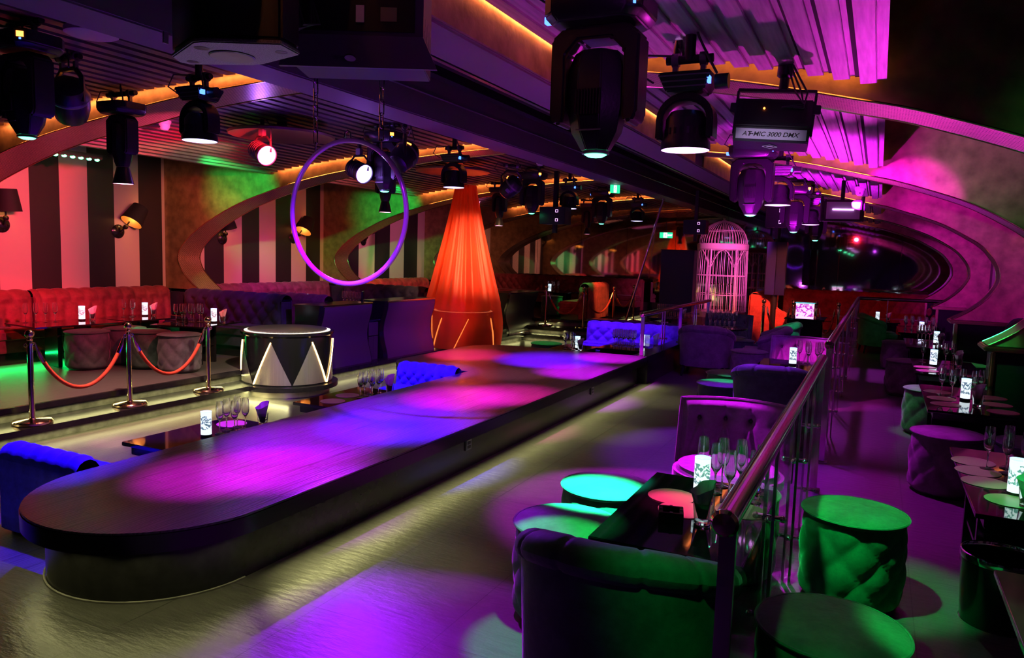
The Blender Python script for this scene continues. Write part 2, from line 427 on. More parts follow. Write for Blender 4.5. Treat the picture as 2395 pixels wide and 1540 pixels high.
# slatted ceilings between the arches
edges = [-2.2] + PORT
def bays():
    for i, Y in enumerate(PORT):
        a = -2.2 if i == 0 else PORT[i - 1] + .46
        yield i, a, Y - .10
for i, a, e in bays():
    b = MB(); x = -7.6
    k = 0
    while x < -3.98:
        z = interp(JL, x + .05); sh = .0
        b.box(x, x + .088, a, e, z, z + .028); x += .125; k += 1
    struct(b.build('ceiling_slats_left', M['slat']))
    b = MB(); n = 30
    pts = [(-7.62 + (3.75) * q / n) for q in range(n + 1)]
    for q in range(n): b.box(pts[q], pts[q + 1], a, e, interp(JL, pts[q]) + .085, interp(JL, pts[q]) + .10)
    struct(b.build('ceiling_backing_left', M['void']))
    b = MB(); x = -1.76
    while x < -.1:
        z = interp(JR, x + .06)
        b.box(x, x + .074, a, e, z, z + .012); b.box(x + .074, x + .118, a, e, z + .014, z + .026); b.box(x + .072, x + .076, a, e, z, z + .026)
        x += .124
    struct(b.build('ceiling_ribs_right', M['rib']))
    b = MB()
    for q in range(14):
        xa = -1.78 + 1.73 * q / 14; xb = -1.78 + 1.73 * (q + 1) / 14
        b.box(xa, xb, a, e, interp(JR, xb) + .045, interp(JR, xb) + .06)
    struct(b.build('ceiling_backing_right', M['void']))
    # orange light strip in the cove between the boards and the arch
    for J, xa, xb, dz in ((JL, -7.55, -3.92, .05), (JR, -1.76, -.08, .045)):
        vs = MB(); n = 18
        vs.tube([(xa + (xb - xa) * q / n, e + .045, interp(J, xa + (xb - xa) * q / n) + dz) for q in range(n + 1)], .006, 5)
        struct(vs.build('trim_cove_light', M['coveled']))
# lighting beam: two painted drops with a black recess between
b = MB(); b.box(-3.90, -3.55, .6, YB, 2.75, 3.4); struct(b.build('ceiling_beam_left', M['soffit'], bevel=.01))
b = MB(); b.box(-2.11, -1.80, -2.2, YB, 2.61, 3.4); struct(b.build('ceiling_beam_right', M['soffit'], bevel=.01))
b = MB(); b.box(-1.80, -1.785, -2.2, 4.29, 2.625, 2.83)
for i, Y in enumerate(PORT[:-1]): b.box(-1.80, -1.785, Y + .41, PORT[i + 1] - .01, 2.625, 2.83)
struct(b.build('ceiling_fascia_right', M['gold']))
b = MB(); b.box(-1.779, -1.772, -2.2, YB, 2.838, 2.846); struct(b.build('trim_fascia_light', M['coveled']))
b = MB(); b.box(-3.54, -2.11, -2.2, YB, 3.12, 3.2)
for x in (-3.3, -3.05, -2.8, -2.55, -2.3): b.box(x, x + .09, -2.2, YB, 3.0, 3.12)
struct(b.build('ceiling_recess', M['void']))
b = MB(); b.box(-2.93, -2.89, -2.2, YB, 2.97, 3.01); b.box(-3.43, -3.40, -2.2, YB, 2.9, 2.93); struct(b.build('ceiling_track', M['grey']))
b = MB(); b.box(-13, 4, -3, YB + .3, 4.2, 4.3); struct(b.build('ceiling', M['void']))
# walls
b = MB(); b.box(WL - .15, WL, -3, 8.0, 0, 4.2); struct(b.build('wall_left', stripes('stripe_bay_one', 20 * .78 - 6.29, .78, (.60, .50, .44), (.016, .014, .016))))
b = MB(); b.box(WL - .15, WL, 8.0, 11.6, 0, 4.2); struct(b.build('wall_left.001', stripes('stripe_bay_two', 20 * .79 - 9.03, .79, (.60, .50, .44), (.016, .014, .016))))
b = MB(); b.box(WL - .15, WL, 11.6, 15.2, 0, 4.2); struct(b.build('wall_left.002', stripes('stripe_bay_three', 20 * 1.1 - 12.6, 1.1, (.60, .50, .44), (.016, .014, .016))))
b = MB(); b.box(WL - .15, WL, 15.2, YB, 0, 4.2); struct(b.build('wall_left.003', stripes('stripe_bay_four', 20 * .8 - 15.7, .8, (.60, .50, .44), (.016, .014, .016))))
b = MB(); b.box(WR, WR + .15, -3, YB, 0, 4.2); struct(b.build('wall_right', stripes('stripe_right', 20 * .8, .8, (.55, .47, .5), (.05, .03, .06))))
b = MB(); b.box(-13, 4, -3.2, -3.0, 0, 4.2); struct(b.build('wall_front', M['black']))
b = MB(); b.box(-13, 4, YB + .02, YB + .2, 0, 4.2); struct(b.build('wall_back', M['black']))
def mirror_mat():
    m, t, bs = nt('speckled_mirror')
    g, s = xyz(t); n = N(t, 'ShaderNodeTexNoise'); n.inputs['Scale'].default_value = 55; n.inputs['Detail'].default_value = 3
    t.links.new(g.outputs['Position'], n.inputs['Vector'])
    t.links.new(mixc(t, n.outputs[0], (.42, .40, .40), (.78, .76, .76)), bs.inputs['Base Color'])
    bs.inputs['Metallic'].default_value = 1; bs.inputs['Roughness'].default_value = .04
    return m
b = MB()
xs = [WL + .02 + (WR - WL - .04) * i / 9 for i in range(10)]
for i in range(9): b.box(xs[i] + .004, xs[i + 1] - .004, YB - .004, YB + .015, .5, 3.9)
struct(b.build('wall_mirror', mirror_mat()))
# floors
b = MB(); b.box(-13, 4, -3, 2.15, -.4, 0); b.box(-2.70, 4, 2.15, YB + .2, -.4, 0); b.box(-4.6, -2.70, 13.9, YB + .2, -.4, 0); b.box(-3.25, -2.70, 2.15, 2.75, -.4, 0)
struct(b.build('floor', M['slate']))
b = MB(); b.box(-6.8, -2.70, 2.152, 13.9, -.4, -.14); struct(b.build('floor_pit', M['pitwood']))
# step along the pit, platform above it
b = MB(); b.box(-6.9, -6.45, 2.152, 13.9, -.055, 0); struct(b.build('floor_step', M['laminate'], bevel=.004))
b = MB(); b.box(-6.9, -6.53, 2.152, 13.9, -.14, -.055); struct(b.build('floor_riser', M['riser']))
b = MB(); b.box(-13, -6.75, 2.152, 14.2, .085, .14); struct(b.build('floor_platform_edge', M['laminate'], bevel=.004))
b = MB(); b.box(-13, -6.79, 2.17, 14.2, .138, .1405); struct(b.build('floor_platform', M['platwood']))
b = MB(); b.box(-13, -6.83, 2.152, 14.2, 0, .085); struct(b.build('floor_riser.001', M['riser']))
def rounded(x0, x1, y0, y1, r):
    P = [(x0, y1), (x0, y0)] + [(x1 - r + r * sin(a), y0 + r - r * cos(a)) for a in [pi / 2 * i / 10 for i in range(11)]] + [(x1, y1)]
    return P
for k, (x1, y0, z) in enumerate(((-4.62, 13.85, 0), (-4.92, 14.2, .14), (-5.2, 14.55, .28))):
    b = MB(); b.prism(rounded(-13, x1, y0, YB, .9), z - .055, z); struct(b.build('floor_step.%03d' % (k + 1), M['laminate'], bevel=.004))
    b = MB(); b.prism(rounded(-13, x1 - .09, y0 + .09, YB, .85), z - .14, z - .055); struct(b.build('floor_riser.%03d' % (k + 2), M['riser']))
# ------------------------------------------------------------------ runway stage
ZT = .36
def round_end(xl, xr, y, n=20):           # half circle at the near end, going from right to left
    c = (xl + xr) / 2; r = (xr - xl) / 2
    return [(c + r * cos(a), y + r + -r * sin(a)) for a in [pi * i / n for i in range(n + 1)]]
def stage_outline(d):
    xl, xr = -3.87 + d, -2.59 - d
    P = [(xr, 9.35 - d)] + round_end(xl, xr, 1.97 + d, 28)
    P += [(xl, 6.9 + d)]
    cx, cy, r = -4.62, 7.25, .34 - d
    P += [(cx - (r + .0) * sin(a), cy - r * cos(a) + 0) for a in [pi / 2 * i / 8 for i in range(9)]]
    cx, cy, r = -4.36, 8.65, .60 - d
    P += [(cx - r * cos(a), cy + r * sin(a)) for a in [pi / 2 * i / 8 for i in range(9)]]
    return P
st = thing('runway_stage', 'long low runway stage with a rounded near end, oak boards on top and black sides', 'stage', (-3.2, 2.0, -.14))
O = (3.2, -2.0, .14)
def sh(b): b.m = TR(*O); return b
b = sh(MB()); b.prism(stage_outline(.10), -.14, .262); b.build('base', M['laminate'], st, ang=40)
b = sh(MB()); b.prism(stage_outline(0), .262, .352); b.build('edge_band', M['lacquer'], st, bevel=.004, ang=40)
b = sh(MB()); b.prism(stage_outline(.004), .350, ZT); b.build('deck', M['stage'], st, bevel=.002, ang=40)
b = sh(MB()); P = stage_outline(.092); b.tube([(x, y, .004) for x, y in P[1:30]] + [(P[0][0], 9.2, .004)][::-1], .006, 5); b.build('base_sealant', M['riser'], st)
# power sockets on the side
def socket():
    t = thing('power_socket', 'x', 'socket')
    b = MB(); b.box(0, .012, -.043, .043, -.043, .043); b.build('plate', M['grey'], t, bevel=.004)
    for dz in (.014, -.016):
        b = MB(); b.box(.012, .0145, -.022, .022, dz - .010, dz + .010); b.build('socket_face', M['black'], t)
    b = MB(); b.box(.012, .013, -.03, .03, .030, .034); b.build('rim', M['steel'], t)
    return nest(t, {'socket_face': 'plate', 'rim': 'plate'})
KS = Kind(socket)
KS((-2.6895, 4.83, .18), 'metal power socket on the black side of the runway, nearer the rounded end')
KS((-2.6895, 7.55, .18), 'metal power socket on the black side of the runway, farther from the rounded end')
# parapet that carries on behind the stage, with its own rail
b = MB(); b.box(-2.76, -2.59, 9.36, 13.9, -.14, .275); struct(b.build('wall_parapet', M['laminate']))
b = MB(); b.box(-2.80, -2.585, 9.36, 13.95, .275, .36); struct(b.build('trim_parapet_cap', M['lacquer'], bevel=.004))
def rail_post(b, x, y, z0, z1, w=.045, d=.03):
    b.box(x - w / 2, x + w / 2, y - d / 2, y + d / 2, z0, z1)
def railing(name, label, x, y0, y1, z0, zr, posts, thin, r=.033, panes=(), cap=True):
    t = thing(name, label, 'railing', (x, y0, z0))
    h = zr - z0
    b = MB(); b.tube([(0, 0, h), (0, (y1 - y0) / 2, h), (0, y1 - y0, h)], r, 20); b.build('handrail', M['rail'], t)
    if cap:
        b = MB(); b.m = TR(0, 0, h) @ RX(pi / 2); b.lathe([(r * .999, -.01), (r * 1.1, -.004), (r * 1.12, .004), (r * .9, .014), (.001, .018)], 20); b.build('end_cap', M['brass'], t)
    for y in posts:
        b = MB(); b.box(-.022, .022, y - y0 - .012, y - y0 + .012, 0, h - r * .5); b.build('post', M['rail'], t, bevel=.003)
        b = MB(); b.box(-.045, .045, y - y0 - .035, y - y0 + .035, 0, .012); b.build('foot_plate', M['rail'], t, bevel=.003)
    for y in thin:
        for dx in (-.016, .016):
            b = MB(); b.box(dx - .006, dx + .006, y - y0 - .02, y - y0 + .02, .0, h - r * .5); b.build('baluster', M['rail'], t, bevel=.002)
        for hz in (.26, .68):
            b = MB(); b.m = TR(0, y - y0, h * hz)
            b.tube([(-.05, 0, 0), (.05, 0, 0)], .010, 10); b.ball(0, -.03, 0, .014, 10, 6); b.ball(-.05, 0, 0, .014, 8, 6); b.ball(.05, 0, 0, .014, 8, 6)
            b.build('glass_clamp', M['chrome'], t)
    for ya, yb in panes:
        b = MB(); b.box(-.004, .004, ya - y0, yb - y0, .09, h - .12); b.build('glass_panel', M['pane'], t)
    return t
railing('handrail', 'nearer shining metal handrail section beside the black table with flutes', -.31, 1.93, 5.72, 0, .945,
        [2.0, 5.66], [2.95, 3.9, 4.8], panes=[(2.05, 2.9), (3.0, 3.85), (3.95, 4.75), (4.85, 5.6)])
railing('handrail', 'farther shining metal handrail section along the middle of the aisle', -.31, 6.45, 15.9, 0, .975,
        [6.5, 11.26, 15.85], [7.5, 8.7, 9.9, 12.4, 13.6, 14.8], panes=[(6.6, 7.45), (7.55, 8.65), (8.75, 9.85), (10.0, 11.2), (11.35, 12.3), (12.5, 13.5), (13.7, 14.7)])
t = railing('handrail', 'low pink-lit handrail on the parapet beyond the runway deck', -2.66, 9.25, 13.5, .36, .905,
        [9.3, 11.35, 13.4], [10.35, 12.4], panes=[(9.4, 10.3), (10.4, 11.3), (11.4, 12.35), (12.45, 13.35)], r=.03)
# cross rail closing the aisle at the far end
t = thing('handrail', 'handrail running across the far end of the aisle before the red banquette', 'railing', (-.30, 15.98, 0))
b = MB(); b.tube([(0, 0, .975), (.8, .1, .975), (1.45, .15, .975)], .033, 16); b.build('handrail_bar', M['rail'], t)
for x in (.0, 1.36):
    b = MB(); b.box(x - .022, x + .022, .08 * x - .02, .08 * x + .02, 0, .95); b.build('post', M['rail'], t, bevel=.003)
b = MB(); b.box(.5, .512, .03, .07, 0, .95); b.build('baluster', M['rail'], t)

# ------------------------------------------------------------------ drum podiums
def podium():
    t = thing('drum_podium', 'x', 'podium')
    R = .53; Hh = .62
    b = MB(); b.lathe([(.60, -.055), (.60, .0), (.54, .004)], 64); b.build('plinth', M['laminate'], t)
    b = MB(); b.lathe([(.50, -.14), (.50, -.05)], 64); b.build('plinth_riser', M['silver'], t)
    b = MB(); b.lathe([(R, .004), (R, Hh - .05), (R + .02, Hh - .03), (R + .02, Hh - .005), (R, Hh)], 64); b.build('drum_shell', M['lacquer'], t)
    b = MB(); b.lathe([(.46, Hh + .001), (R - .024, Hh + .001), (R - .024, Hh + .005), (.46, Hh + .005)], 64, cap=False); b.build('light_ring', M['whiteled'], t)
    b = MB(); b.lathe([(.001, Hh + .020), (.455, Hh + .020), (.466, Hh + .016), (.466, Hh)], 64, cap=False); b.build('top_disc', M['stage'], t)
    n = 7
    for k in range(n):
        a0 = 2 * pi * k / n - 1.183; hw = pi / n * .97
        def tri(u, v):
            a = a0 + (u - .5) * 2 * hw * (1 - v)
            return ((R + .004) * cos(a), (R + .004) * sin(a), .02 + .50 * v)
        b = MB(); b.grid(tri, 13, 10); tp = b.build('triangle_panel', M['silver'], t)
        b = MB(); b.tube([((R + .010) * cos(a0 + hw * s * (1 - v)), (R + .010) * sin(a0 + hw * s * (1 - v)), .02 + .50 * v) for s in ((1,) if k % 2 else (-1,)) for v in [i / 10 for i in range(11)]], .0065, 6)
        b.build('led_edge', M['warmled'], tp)
    return t
KP = Kind(podium)
KP((-6.42, 6.95, 0), 'black drum shaped podium with silver triangles and lit rim, standing uncovered')
KP((-6.42, 11.25, 0), 'black drum shaped podium under the hanging red silk', rz=.3)
# red silk hanging over the second podium
def silk_mat():
    m, t, b = nt('red_silk')
    I = b.inputs; I['Base Color'].default_value = (.80, .055, .02, 1); I['Roughness'].default_value = .45; I['Sheen Weight'].default_value = .4
    tl = N(t, 'ShaderNodeBsdfTranslucent'); tl.inputs[0].default_value = (.95, .10, .03, 1)
    tp = N(t, 'ShaderNodeBsdfTransparent'); tp.inputs[0].default_value = (1, .30, .16, 1)
    m1 = N(t, 'ShaderNodeMixShader'); m1.inputs[0].default_value = .45
    m2 = N(t, 'ShaderNodeMixShader'); m2.inputs[0].default_value = .22
    t.links.new(b.outputs[0], m1.inputs[1]); t.links.new(tl.outputs[0], m1.inputs[2])
    t.links.new(m1.outputs[0], m2.inputs[1]); t.links.new(tp.outputs[0], m2.inputs[2])
    out = [n for n in t.nodes if n.type == 'OUTPUT_MATERIAL'][0]; t.links.new(m2.outputs[0], out.inputs[0])
    return m
t = thing('silk_drape', 'red translucent silk hung from the ceiling and spread over a drum podium', 'drape', (-6.42, 11.25, 0))
def silk(u, v):
    z = .012 + v * 2.75
    if z < .66: R = .655 + .035 * sin(pi * max(z, 0) / .66)
    else:
        q = min(1, (z - .66) / (2.765 - .66)); R = .655 * (1 - q) ** 1.05 * (1 - .12 * q) + .16 * q
    a = 2 * pi * u
    k = (.35 + .65 * min(1, max(0, (z - .1) / 1.2)))
    f = (sin(13 * a + 1.2 * sin(2 * a)) * .5 + sin(23 * a + 2) * .28 + sin(7 * a) * .4) * (.045 if z > .75 else .02) * k
    R = max(.03, R + f * (R / .6 + .35))
    return (R * cos(a), R * sin(a), z)
b = MB(); b.grid(silk, 200, 40, cu=True); b.build('cloth', silk_mat(), t, ang=180)
b = MB(); b.cyl(0, 0, 2.765, 3.2, .05); b.build('ceiling_ring', M['grey'], t)

# ------------------------------------------------------------------ consoles between pit and platform
def console(L, label, y0, x=-6.55, zb=-.03, ht=.87):
    t = thing('service_console', label, 'console', (x, y0, -.14))
    n = 12
    prof = [(-.16 * (1 - cos(2 * pi * i / n)) / 2 * .55, zb + ht * i / n) for i in range(n + 1)]
    Z = .14
    b = MB(); poly = [(dx, z + Z) for dx, z in prof] + [(-.42, zb + ht + Z), (-.42, zb + Z)]
    vs = MB(); vs.m = Matrix(((0, 1, 0, 0), (1, 0, 0, 0), (0, 0, 1, 0), (0, 0, 0, 1)))
    vs.extr(poly, 0, L); vs.build('body', M['lacquer'], t, ang=30)
    vs = MB(); vs.m = Matrix(((0, 1, 0, 0), (1, 0, 0, 0), (0, 0, 1, 0), (0, 0, 0, 1)))
    pp = [(dx + .008, z + Z) for dx, z in prof] + [(dx + .001, z + Z) for dx, z in prof[::-1]]
    vs.extr(pp, .10, L - .02); vs.build('curved_front', CONS, t, ang=30)
    for zz, nm in ((zb + ht + .012, 'top_rail'), (zb + .012, 'foot_rail')):
        vs = MB(); vs.tube([(.006, .06, zz + Z), (.006, L - .02, zz + Z)], .016, 10); vs.build(nm, M['rail'], t)
    vs = MB(); vs.box(-.45, .012, -.01, L + .01, zb + ht + Z, zb + ht + Z + .025); vs.build('counter', M['lacquer'], t, bevel=.006)
    vs = MB(); vs.box(-.40, -.10, .02, L - .02, 0, zb + Z); vs.build('toe_kick', M['riser'], t)
    for yy in (.12, L - .08):
        vs = MB(); vs.cyl(-.03, yy, 0, zb + Z, .012, 10); vs.build('leg', M['chrome'], t)
    return t
CONS = mat('satin_purple_grey_laminate', (.085, .075, .09), .30, spec=.6)
console(1.15, 'curved dark service console standing next to the uncovered drum podium', 7.68)
console(1.42, 'curved dark service console standing next to the red silk drape', 9.12)
t = console(1.45, 'curved dark service console beside the far steps with stanchions', 13.25, zb=0.0, ht=.82)
# low cabinet and crest menu board in the gap
t = thing('drawer_cabinet', 'low dark drawer cabinet between the two curved consoles', 'cabinet', (-6.85, 8.86, -.14))
b = MB(); b.box(-.2, .2, .0, .24, 0, .72); b.build('body', M['lacquer'], t, bevel=.004)
b = MB(); b.box(.2, .206, .01, .235, .50, .70); b.build('drawer', CONS, t, bevel=.002)
for y in (.012, .125):
    b = MB(); b.box(.2, .206, y, y + .108, .04, .485); b.build('door', CONS, t, bevel=.002)
b = MB(); b.box(-.22, .24, -.02, .25, .72, .74); b.build('top', M['lacquer'], t, bevel=.004)
t = thing('menu_board', 'black upright menu board with a small gold crest behind the consoles', 'menu board', (-6.86, 9.0, .60))
b = MB(); b.m = RZ(.55); b.box(-.012, .012, -.105, .105, 0, .40); b.build('board', M['lacquer'], t, bevel=.003)
b = MB(); b.m = RZ(.55)
for i in range(5): b.m = RZ(.55) @ TR(.0135, 0, .235) @ RX((i - 2) * .5); b.put([(0, -.008, .0), (0, .008, 0), (0, .011, .03), (0, 0, .052), (0, -.011, .03)], [(0, 1, 2, 3, 4)])
b.m = RZ(.55); b.box(.0128, .0138, -.026, .026, .218, .232); b.build('crest', M['crest'], t)
# ------------------------------------------------------------------ upholstery
def tuftval(u, v):
    a = (u + v) % 1; b = (u - v) % 1
    return max(0, sin(pi * a) * sin(pi * b)) ** .45
def ottoman(mt, R=.235, Hh=.45):
    def fn():
        t = thing('ottoman', 'x', 'ottoman')
        n, m = 96, 30
        def side(u, v):
            z = .012 + (Hh - .035) * v
            bulge = R - .012 + .010 * sin(pi * v)
            k = min(1, 6 * v, 5 * (1 - v))
            r = bulge + k * .018 * (tuftval(u * 8, v * 2 + .25) - .5)
            r -= .03 * max(0, 1 - v * 12) ** 2
            return (r * cos(2 * pi * u), r * sin(2 * pi * u), z)
        b = MB(); b.grid(side, n, m, cu=True); b.disc(0, 0, .012, R - .03, 48); b.build('tufted_body', mt, t, ang=60)
        b = MB(); b.lathe([(R - .012, Hh - .035), (R, Hh - .026), (R - .002, Hh - .012), (R - .02, Hh - .004), (R * .6, Hh + .006), (.001, Hh + .010)], 64, cap=False); b.build('seat_pad', mt, t)
        b = MB(); b.tube([((R + .001) * cos(2 * pi * i / 64), (R + .001) * sin(2 * pi * i / 64), Hh - .016) for i in range(64)], .0065, 6, closed=True); b.build('piping', mt, t)
        b = MB(); b.cyl(0, 0, 0, .013, R - .04, 32); b.build('foot_ring', M['black'], t)
        for j in range(2):
            for i in range(8):
                a = 2 * pi * ((i + (.25 if j else .75)) / 8) ; v = (.75 if j else .25) / 2 + .125 - .0
                r = R - .012
                b = MB(); b.ball(r * cos(a), r * sin(a), .012 + (Hh - .035) * (.375 if not j else .625), .011, 8, 5); b.build('button', mt, t)
        return nest(t, {'button': 'tufted_body', 'piping': 'seat_pad'})
    return fn
KOG = Kind(ottoman(M['vgreen'])); KOK = Kind(ottoman(M['vgrey']))
def armchair(mt, W=.74, D=.62, back=.70, seat=.40, tuft=True):
    """tub chair, faces +Y, origin at floor centre"""
    def fn():
        t = thing('tub_armchair', 'x', 'armchair')
        def plan(u, off=0):
            # arc from right arm round the back to the left arm
            a = pi * (1.08 * u - .04)
            ex = .78
            cx, cy = cos(a), -sin(a)
            x = (W / 2 + off) * (abs(cx) ** ex) * (1 if cx >= 0 else -1)
            y = .06 + (D / 2 + .02 + off) * (abs(cy) ** ex) * (1 if cy >= 0 else -1)
            return x, y
        def top(u): return seat + .14 + (back - seat - .14) * min(1, max(0, sin(pi * u)) ** .55 * 1.03)
        def outer(u, v):
            h = top(u); z = .15 + (h - .03 - .15) * v
            x, y = plan(u, .0 + .02 * v)
            return (x, y, z)
        b = MB(); b.grid(outer, 60, 10); b.build('outer_back', mt, t, ang=180)
        def inner(u, v):
            h = top(u); z = seat - .06 + (h - .02 - seat + .06) * v
            d = .055 * tuftval(u * 7, v * 1.5 + .25) * min(1, 4 * (1 - v) + .3) if tuft else 0
            x, y = plan(u, -.115 + .02 * v + d * .6)
            return (x, y, z)
        b = MB(); b.grid(inner, 110, 24); b.build('backrest', mt, t, ang=180)
        def roll(u, v):
            h = top(u); x0, y0 = plan(u, -.045); x1, y1 = plan(u, .055)
            nx, ny = x1 - x0, y1 - y0; l = hypot(nx, ny) or 1; nx /= l; ny /= l
            q = 2 * pi * v
            fold = 1 - .10 * max(0, 1 - abs(((u * 6) % 1) - .5) * -18 - 9) if False else 1
            seam = 1 - .12 * math.exp(-((((u * 6) % 1) - .5) / .05) ** 2)
            r = .062 * fold * seam
            return (x0 + nx * (r * 1.15 * cos(q)) + nx * .02, y0 + ny * (r * 1.15 * cos(q)) + ny * .02, h - .03 + r * .95 * sin(q))
        b = MB(); b.grid(roll, 120, 17); b.build('back_roll', mt, t, ang=180)
        for u in (0, 1):
            x, y = plan(u, -.045); b = MB()
            b.lathe([(.001, .001), (.06, .0), (.062, -.10)], 16, cap=False)
        b = MB(); n = 40
        P = [plan(.5 + .5 * 1.0 * (i / n - .5) * 2, -.10) for i in range(n + 1)] + [(-W / 2 + .10, D / 2 + .04), (W / 2 - .10, D / 2 + .04)]
        b.prism(P, seat - .13, seat); b.build('seat_cushion', mt, t, bevel=.03, seg=3)
        b = MB(); P2 = [plan(i / n, -.005) for i in range(n + 1)] + [(-W / 2 + .02, D / 2), (W / 2 - .02, D / 2)]
        b.prism(P2, .14, seat - .12); b.build('base_frame', mt, t, bevel=.01)
        for sx in (-1, 1):
            for sy in (-1, 1):
                x0, y0 = sx * (W / 2 - .09), .03 + sy * (D / 2 - .10)
                b = MB(); b.tube([(x0, y0, .15), (x0 + sx * .025, y0 + sy * .03, 0)], lambda q: .024 - .008 * q, 8); b.build('leg', M['lacquer'], t)
        return t
    return fn
def slipper(mt, W=.70, back=.74, seat=.41):
    """chair with a flat buttoned back, faces +Y"""
    def fn():
        t = thing('buttoned_armchair', 'x', 'armchair')
        def surf(u, v, off):
            x = (u - .5) * W; c = (2 * u - 1)
            z = seat - .10 + (back - seat + .10) * v
            y = -.26 + .13 * c * c - .10 * v + off
            return x, y, z
        def front(u, v):
            d = 0
            for k in range(4):
                bu = .16 + .227 * k; bz = .72
                d -= .045 * math.exp(-(((u - bu) * W / .028) ** 2 + ((v - bz) * .43 / .028) ** 2))
                if v < bz:
                    for s in (-1, 1):
                        uu = bu + s * (bz - v) * .17
                        d -= .016 * math.exp(-((u - uu) * W / .012) ** 2) * min(1, (bz - v) * 6)
                else: d -= .014 * math.exp(-((u - bu) * W / .010) ** 2) * (1 - v) * 3
            e = min(1, min(u, 1 - u) * 14, (1 - v) * 12 + .15)
            x, y, z = surf(u, v, .05 * e + d * e)
            return (x, y, z)
        b = MB(); b.grid(front, 130, 36); b.build('buttoned_back', mt, t, ang=180)
        b = MB(); b.grid(lambda u, v: surf(u, v, -.045 * min(1, min(u, 1 - u) * 14, (1 - v) * 12 + .15)), 30, 16); b.build('outer_back', mt, t, ang=180)
        b = MB()
        P = [surf(0, i / 8, 0) for i in range(9)] + [surf(i / 16, 1, .004) for i in range(1, 17)] + [surf(1, 1 - i / 8, 0) for i in range(1, 9)]
        b.tube(P, .014, 8); b.build('piping', mt, t)
        for k in range(4):
            x, y, z = surf(.16 + .227 * k, .72, .012); b = MB(); b.ball(x, y, z, .013, 10, 6); b.build('button', M['vblack'], t)
        b = MB(); P = [(W * .47 * cos(a), .05 + .30 * sin(a)) for a in [2 * pi * i / 40 for i in range(40)]]
        b.prism(P, seat - .11, seat); b.build('seat_cushion', mt, t, bevel=.03, seg=3)
        b = MB(); b.prism([(x * .94, y * .95) for x, y in P], .16, seat - .10); b.build('seat_base', mt, t)
        for sx in (-1, 1):
            for sy in (-1, 1):
                x0, y0 = sx * W * .33, .03 + sy * .2
                b = MB(); b.tube([(x0, y0, .18), (x0 + sx * .03, y0 + sy * .03, 0)], lambda q: .022 - .007 * q, 8); b.build('leg', M['lacquer'], t)
        return nest(t, {'button': 'buttoned_back', 'piping': 'buttoned_back'})
    return fn
M['vblack'] = mat('black_button', (.012, .01, .014), .6)
KAG = Kind(armchair(M['vgreen'], W=.68, D=.62)); KAP = Kind(armchair(M['vgrey'], W=.70)); KAL = Kind(slipper(M['vlilac'], W=.68)); KAS2 = Kind(slipper(M['vgreen'], W=.74))
def table(w, l, h, mt='gloss', ins=.12, apron=True, pw=None):
    def fn():
        t = thing('lounge_table', 'x', 'table')
        b = MB(); b.cbox(0, 0, h - .011, w, l, .022); b.build('tabletop', M[mt], t, bevel=.003)
        b = MB(); b.cbox(0, 0, h - .05, w - .08, l - .08, .05)
        if apron: b.build('apron', M['lacquer'], t, bevel=.004)
        for s in (-1, 1):
            b = MB(); b.cbox(0, s * (l / 2 - ins), (h - .022) / 2, pw or w - .12, .05, h - .022); b.build('leg_panel', M['lacquer'], t, bevel=.004)
        b = MB(); b.cbox(0, 0, h * .45, (pw or w - .12) - .02, l - ins * 2 - .06, .02); b.build('shelf', M['lacquer'], t)
        return t
    return fn
# ------------------------------------------------------------------ tableware
def flute():
    b = MB()
    b.lathe([(.001, .002), (.033, .002), (.034, .004), (.006, .008), (.0042, .02), (.004, .085), (.008, .097), (.022, .118), (.0275, .145), (.0265, .19), (.0225, .232),
             (.0212, .232), (.025, .19), (.026, .145), (.020, .120), (.006, .103), (.001, .101)], 22, cap=False)
    return tag(b.build('champagne_flute', M['glass'], None, ang=60), 'x', 'glass')
KF = Kind(flute)
def tumbler():
    b = MB()
    b.lathe([(.001, .001), (.031, .001), (.033, .005), (.041, .088), (.039, .088), (.031, .016), (.001, .014)], 24, cap=False)
    return tag(b.build('tumbler_glass', M['glass'], None, ang=50), 'x', 'glass')
KT = Kind(tumbler)
def napkin():
    b = MB()
    def fn(u, v):
        a = 2 * pi * u; r = .020 + .036 * v; q = .5 + .5 * cos(a - .6)
        z = .018 + (.10 + .055 * q) * v
        fold = .006 * sin(5 * a) * v
        return ((r * .85 + fold) * cos(a), (r * .5 + fold) * sin(a) + .006 * v, z)
    b.grid(fn, 40, 9, cu=True)
    return tag(b.build('paper_napkin', M['napkin'], None, ang=60), 'x', 'napkin')
KN = Kind(napkin)
def lantern():
    t = thing('table_lantern', 'x', 'lantern')
    b = MB(); b.cyl(0, 0, 0, .016, .0375, 28); b.build('base', M['housing'], t)
    b = MB(); b.lathe([(.036, .016), (.036, .172)], 28, cap=False); b.build('printed_shade', M['print'], t)
    b = MB(); b.lathe([(.001, .166), (.030, .166), (.036, .172), (.037, .176), (.033, .176), (.028, .170), (.001, .170)], 28, cap=False); b.build('top_rim', M['signblue'], t)
    return t
M['signblue'] = mat('pale_blue_rim', (.6, .8, 1), .3, emit=(.35, .6, 1), es=1.6)
KL = Kind(lantern)
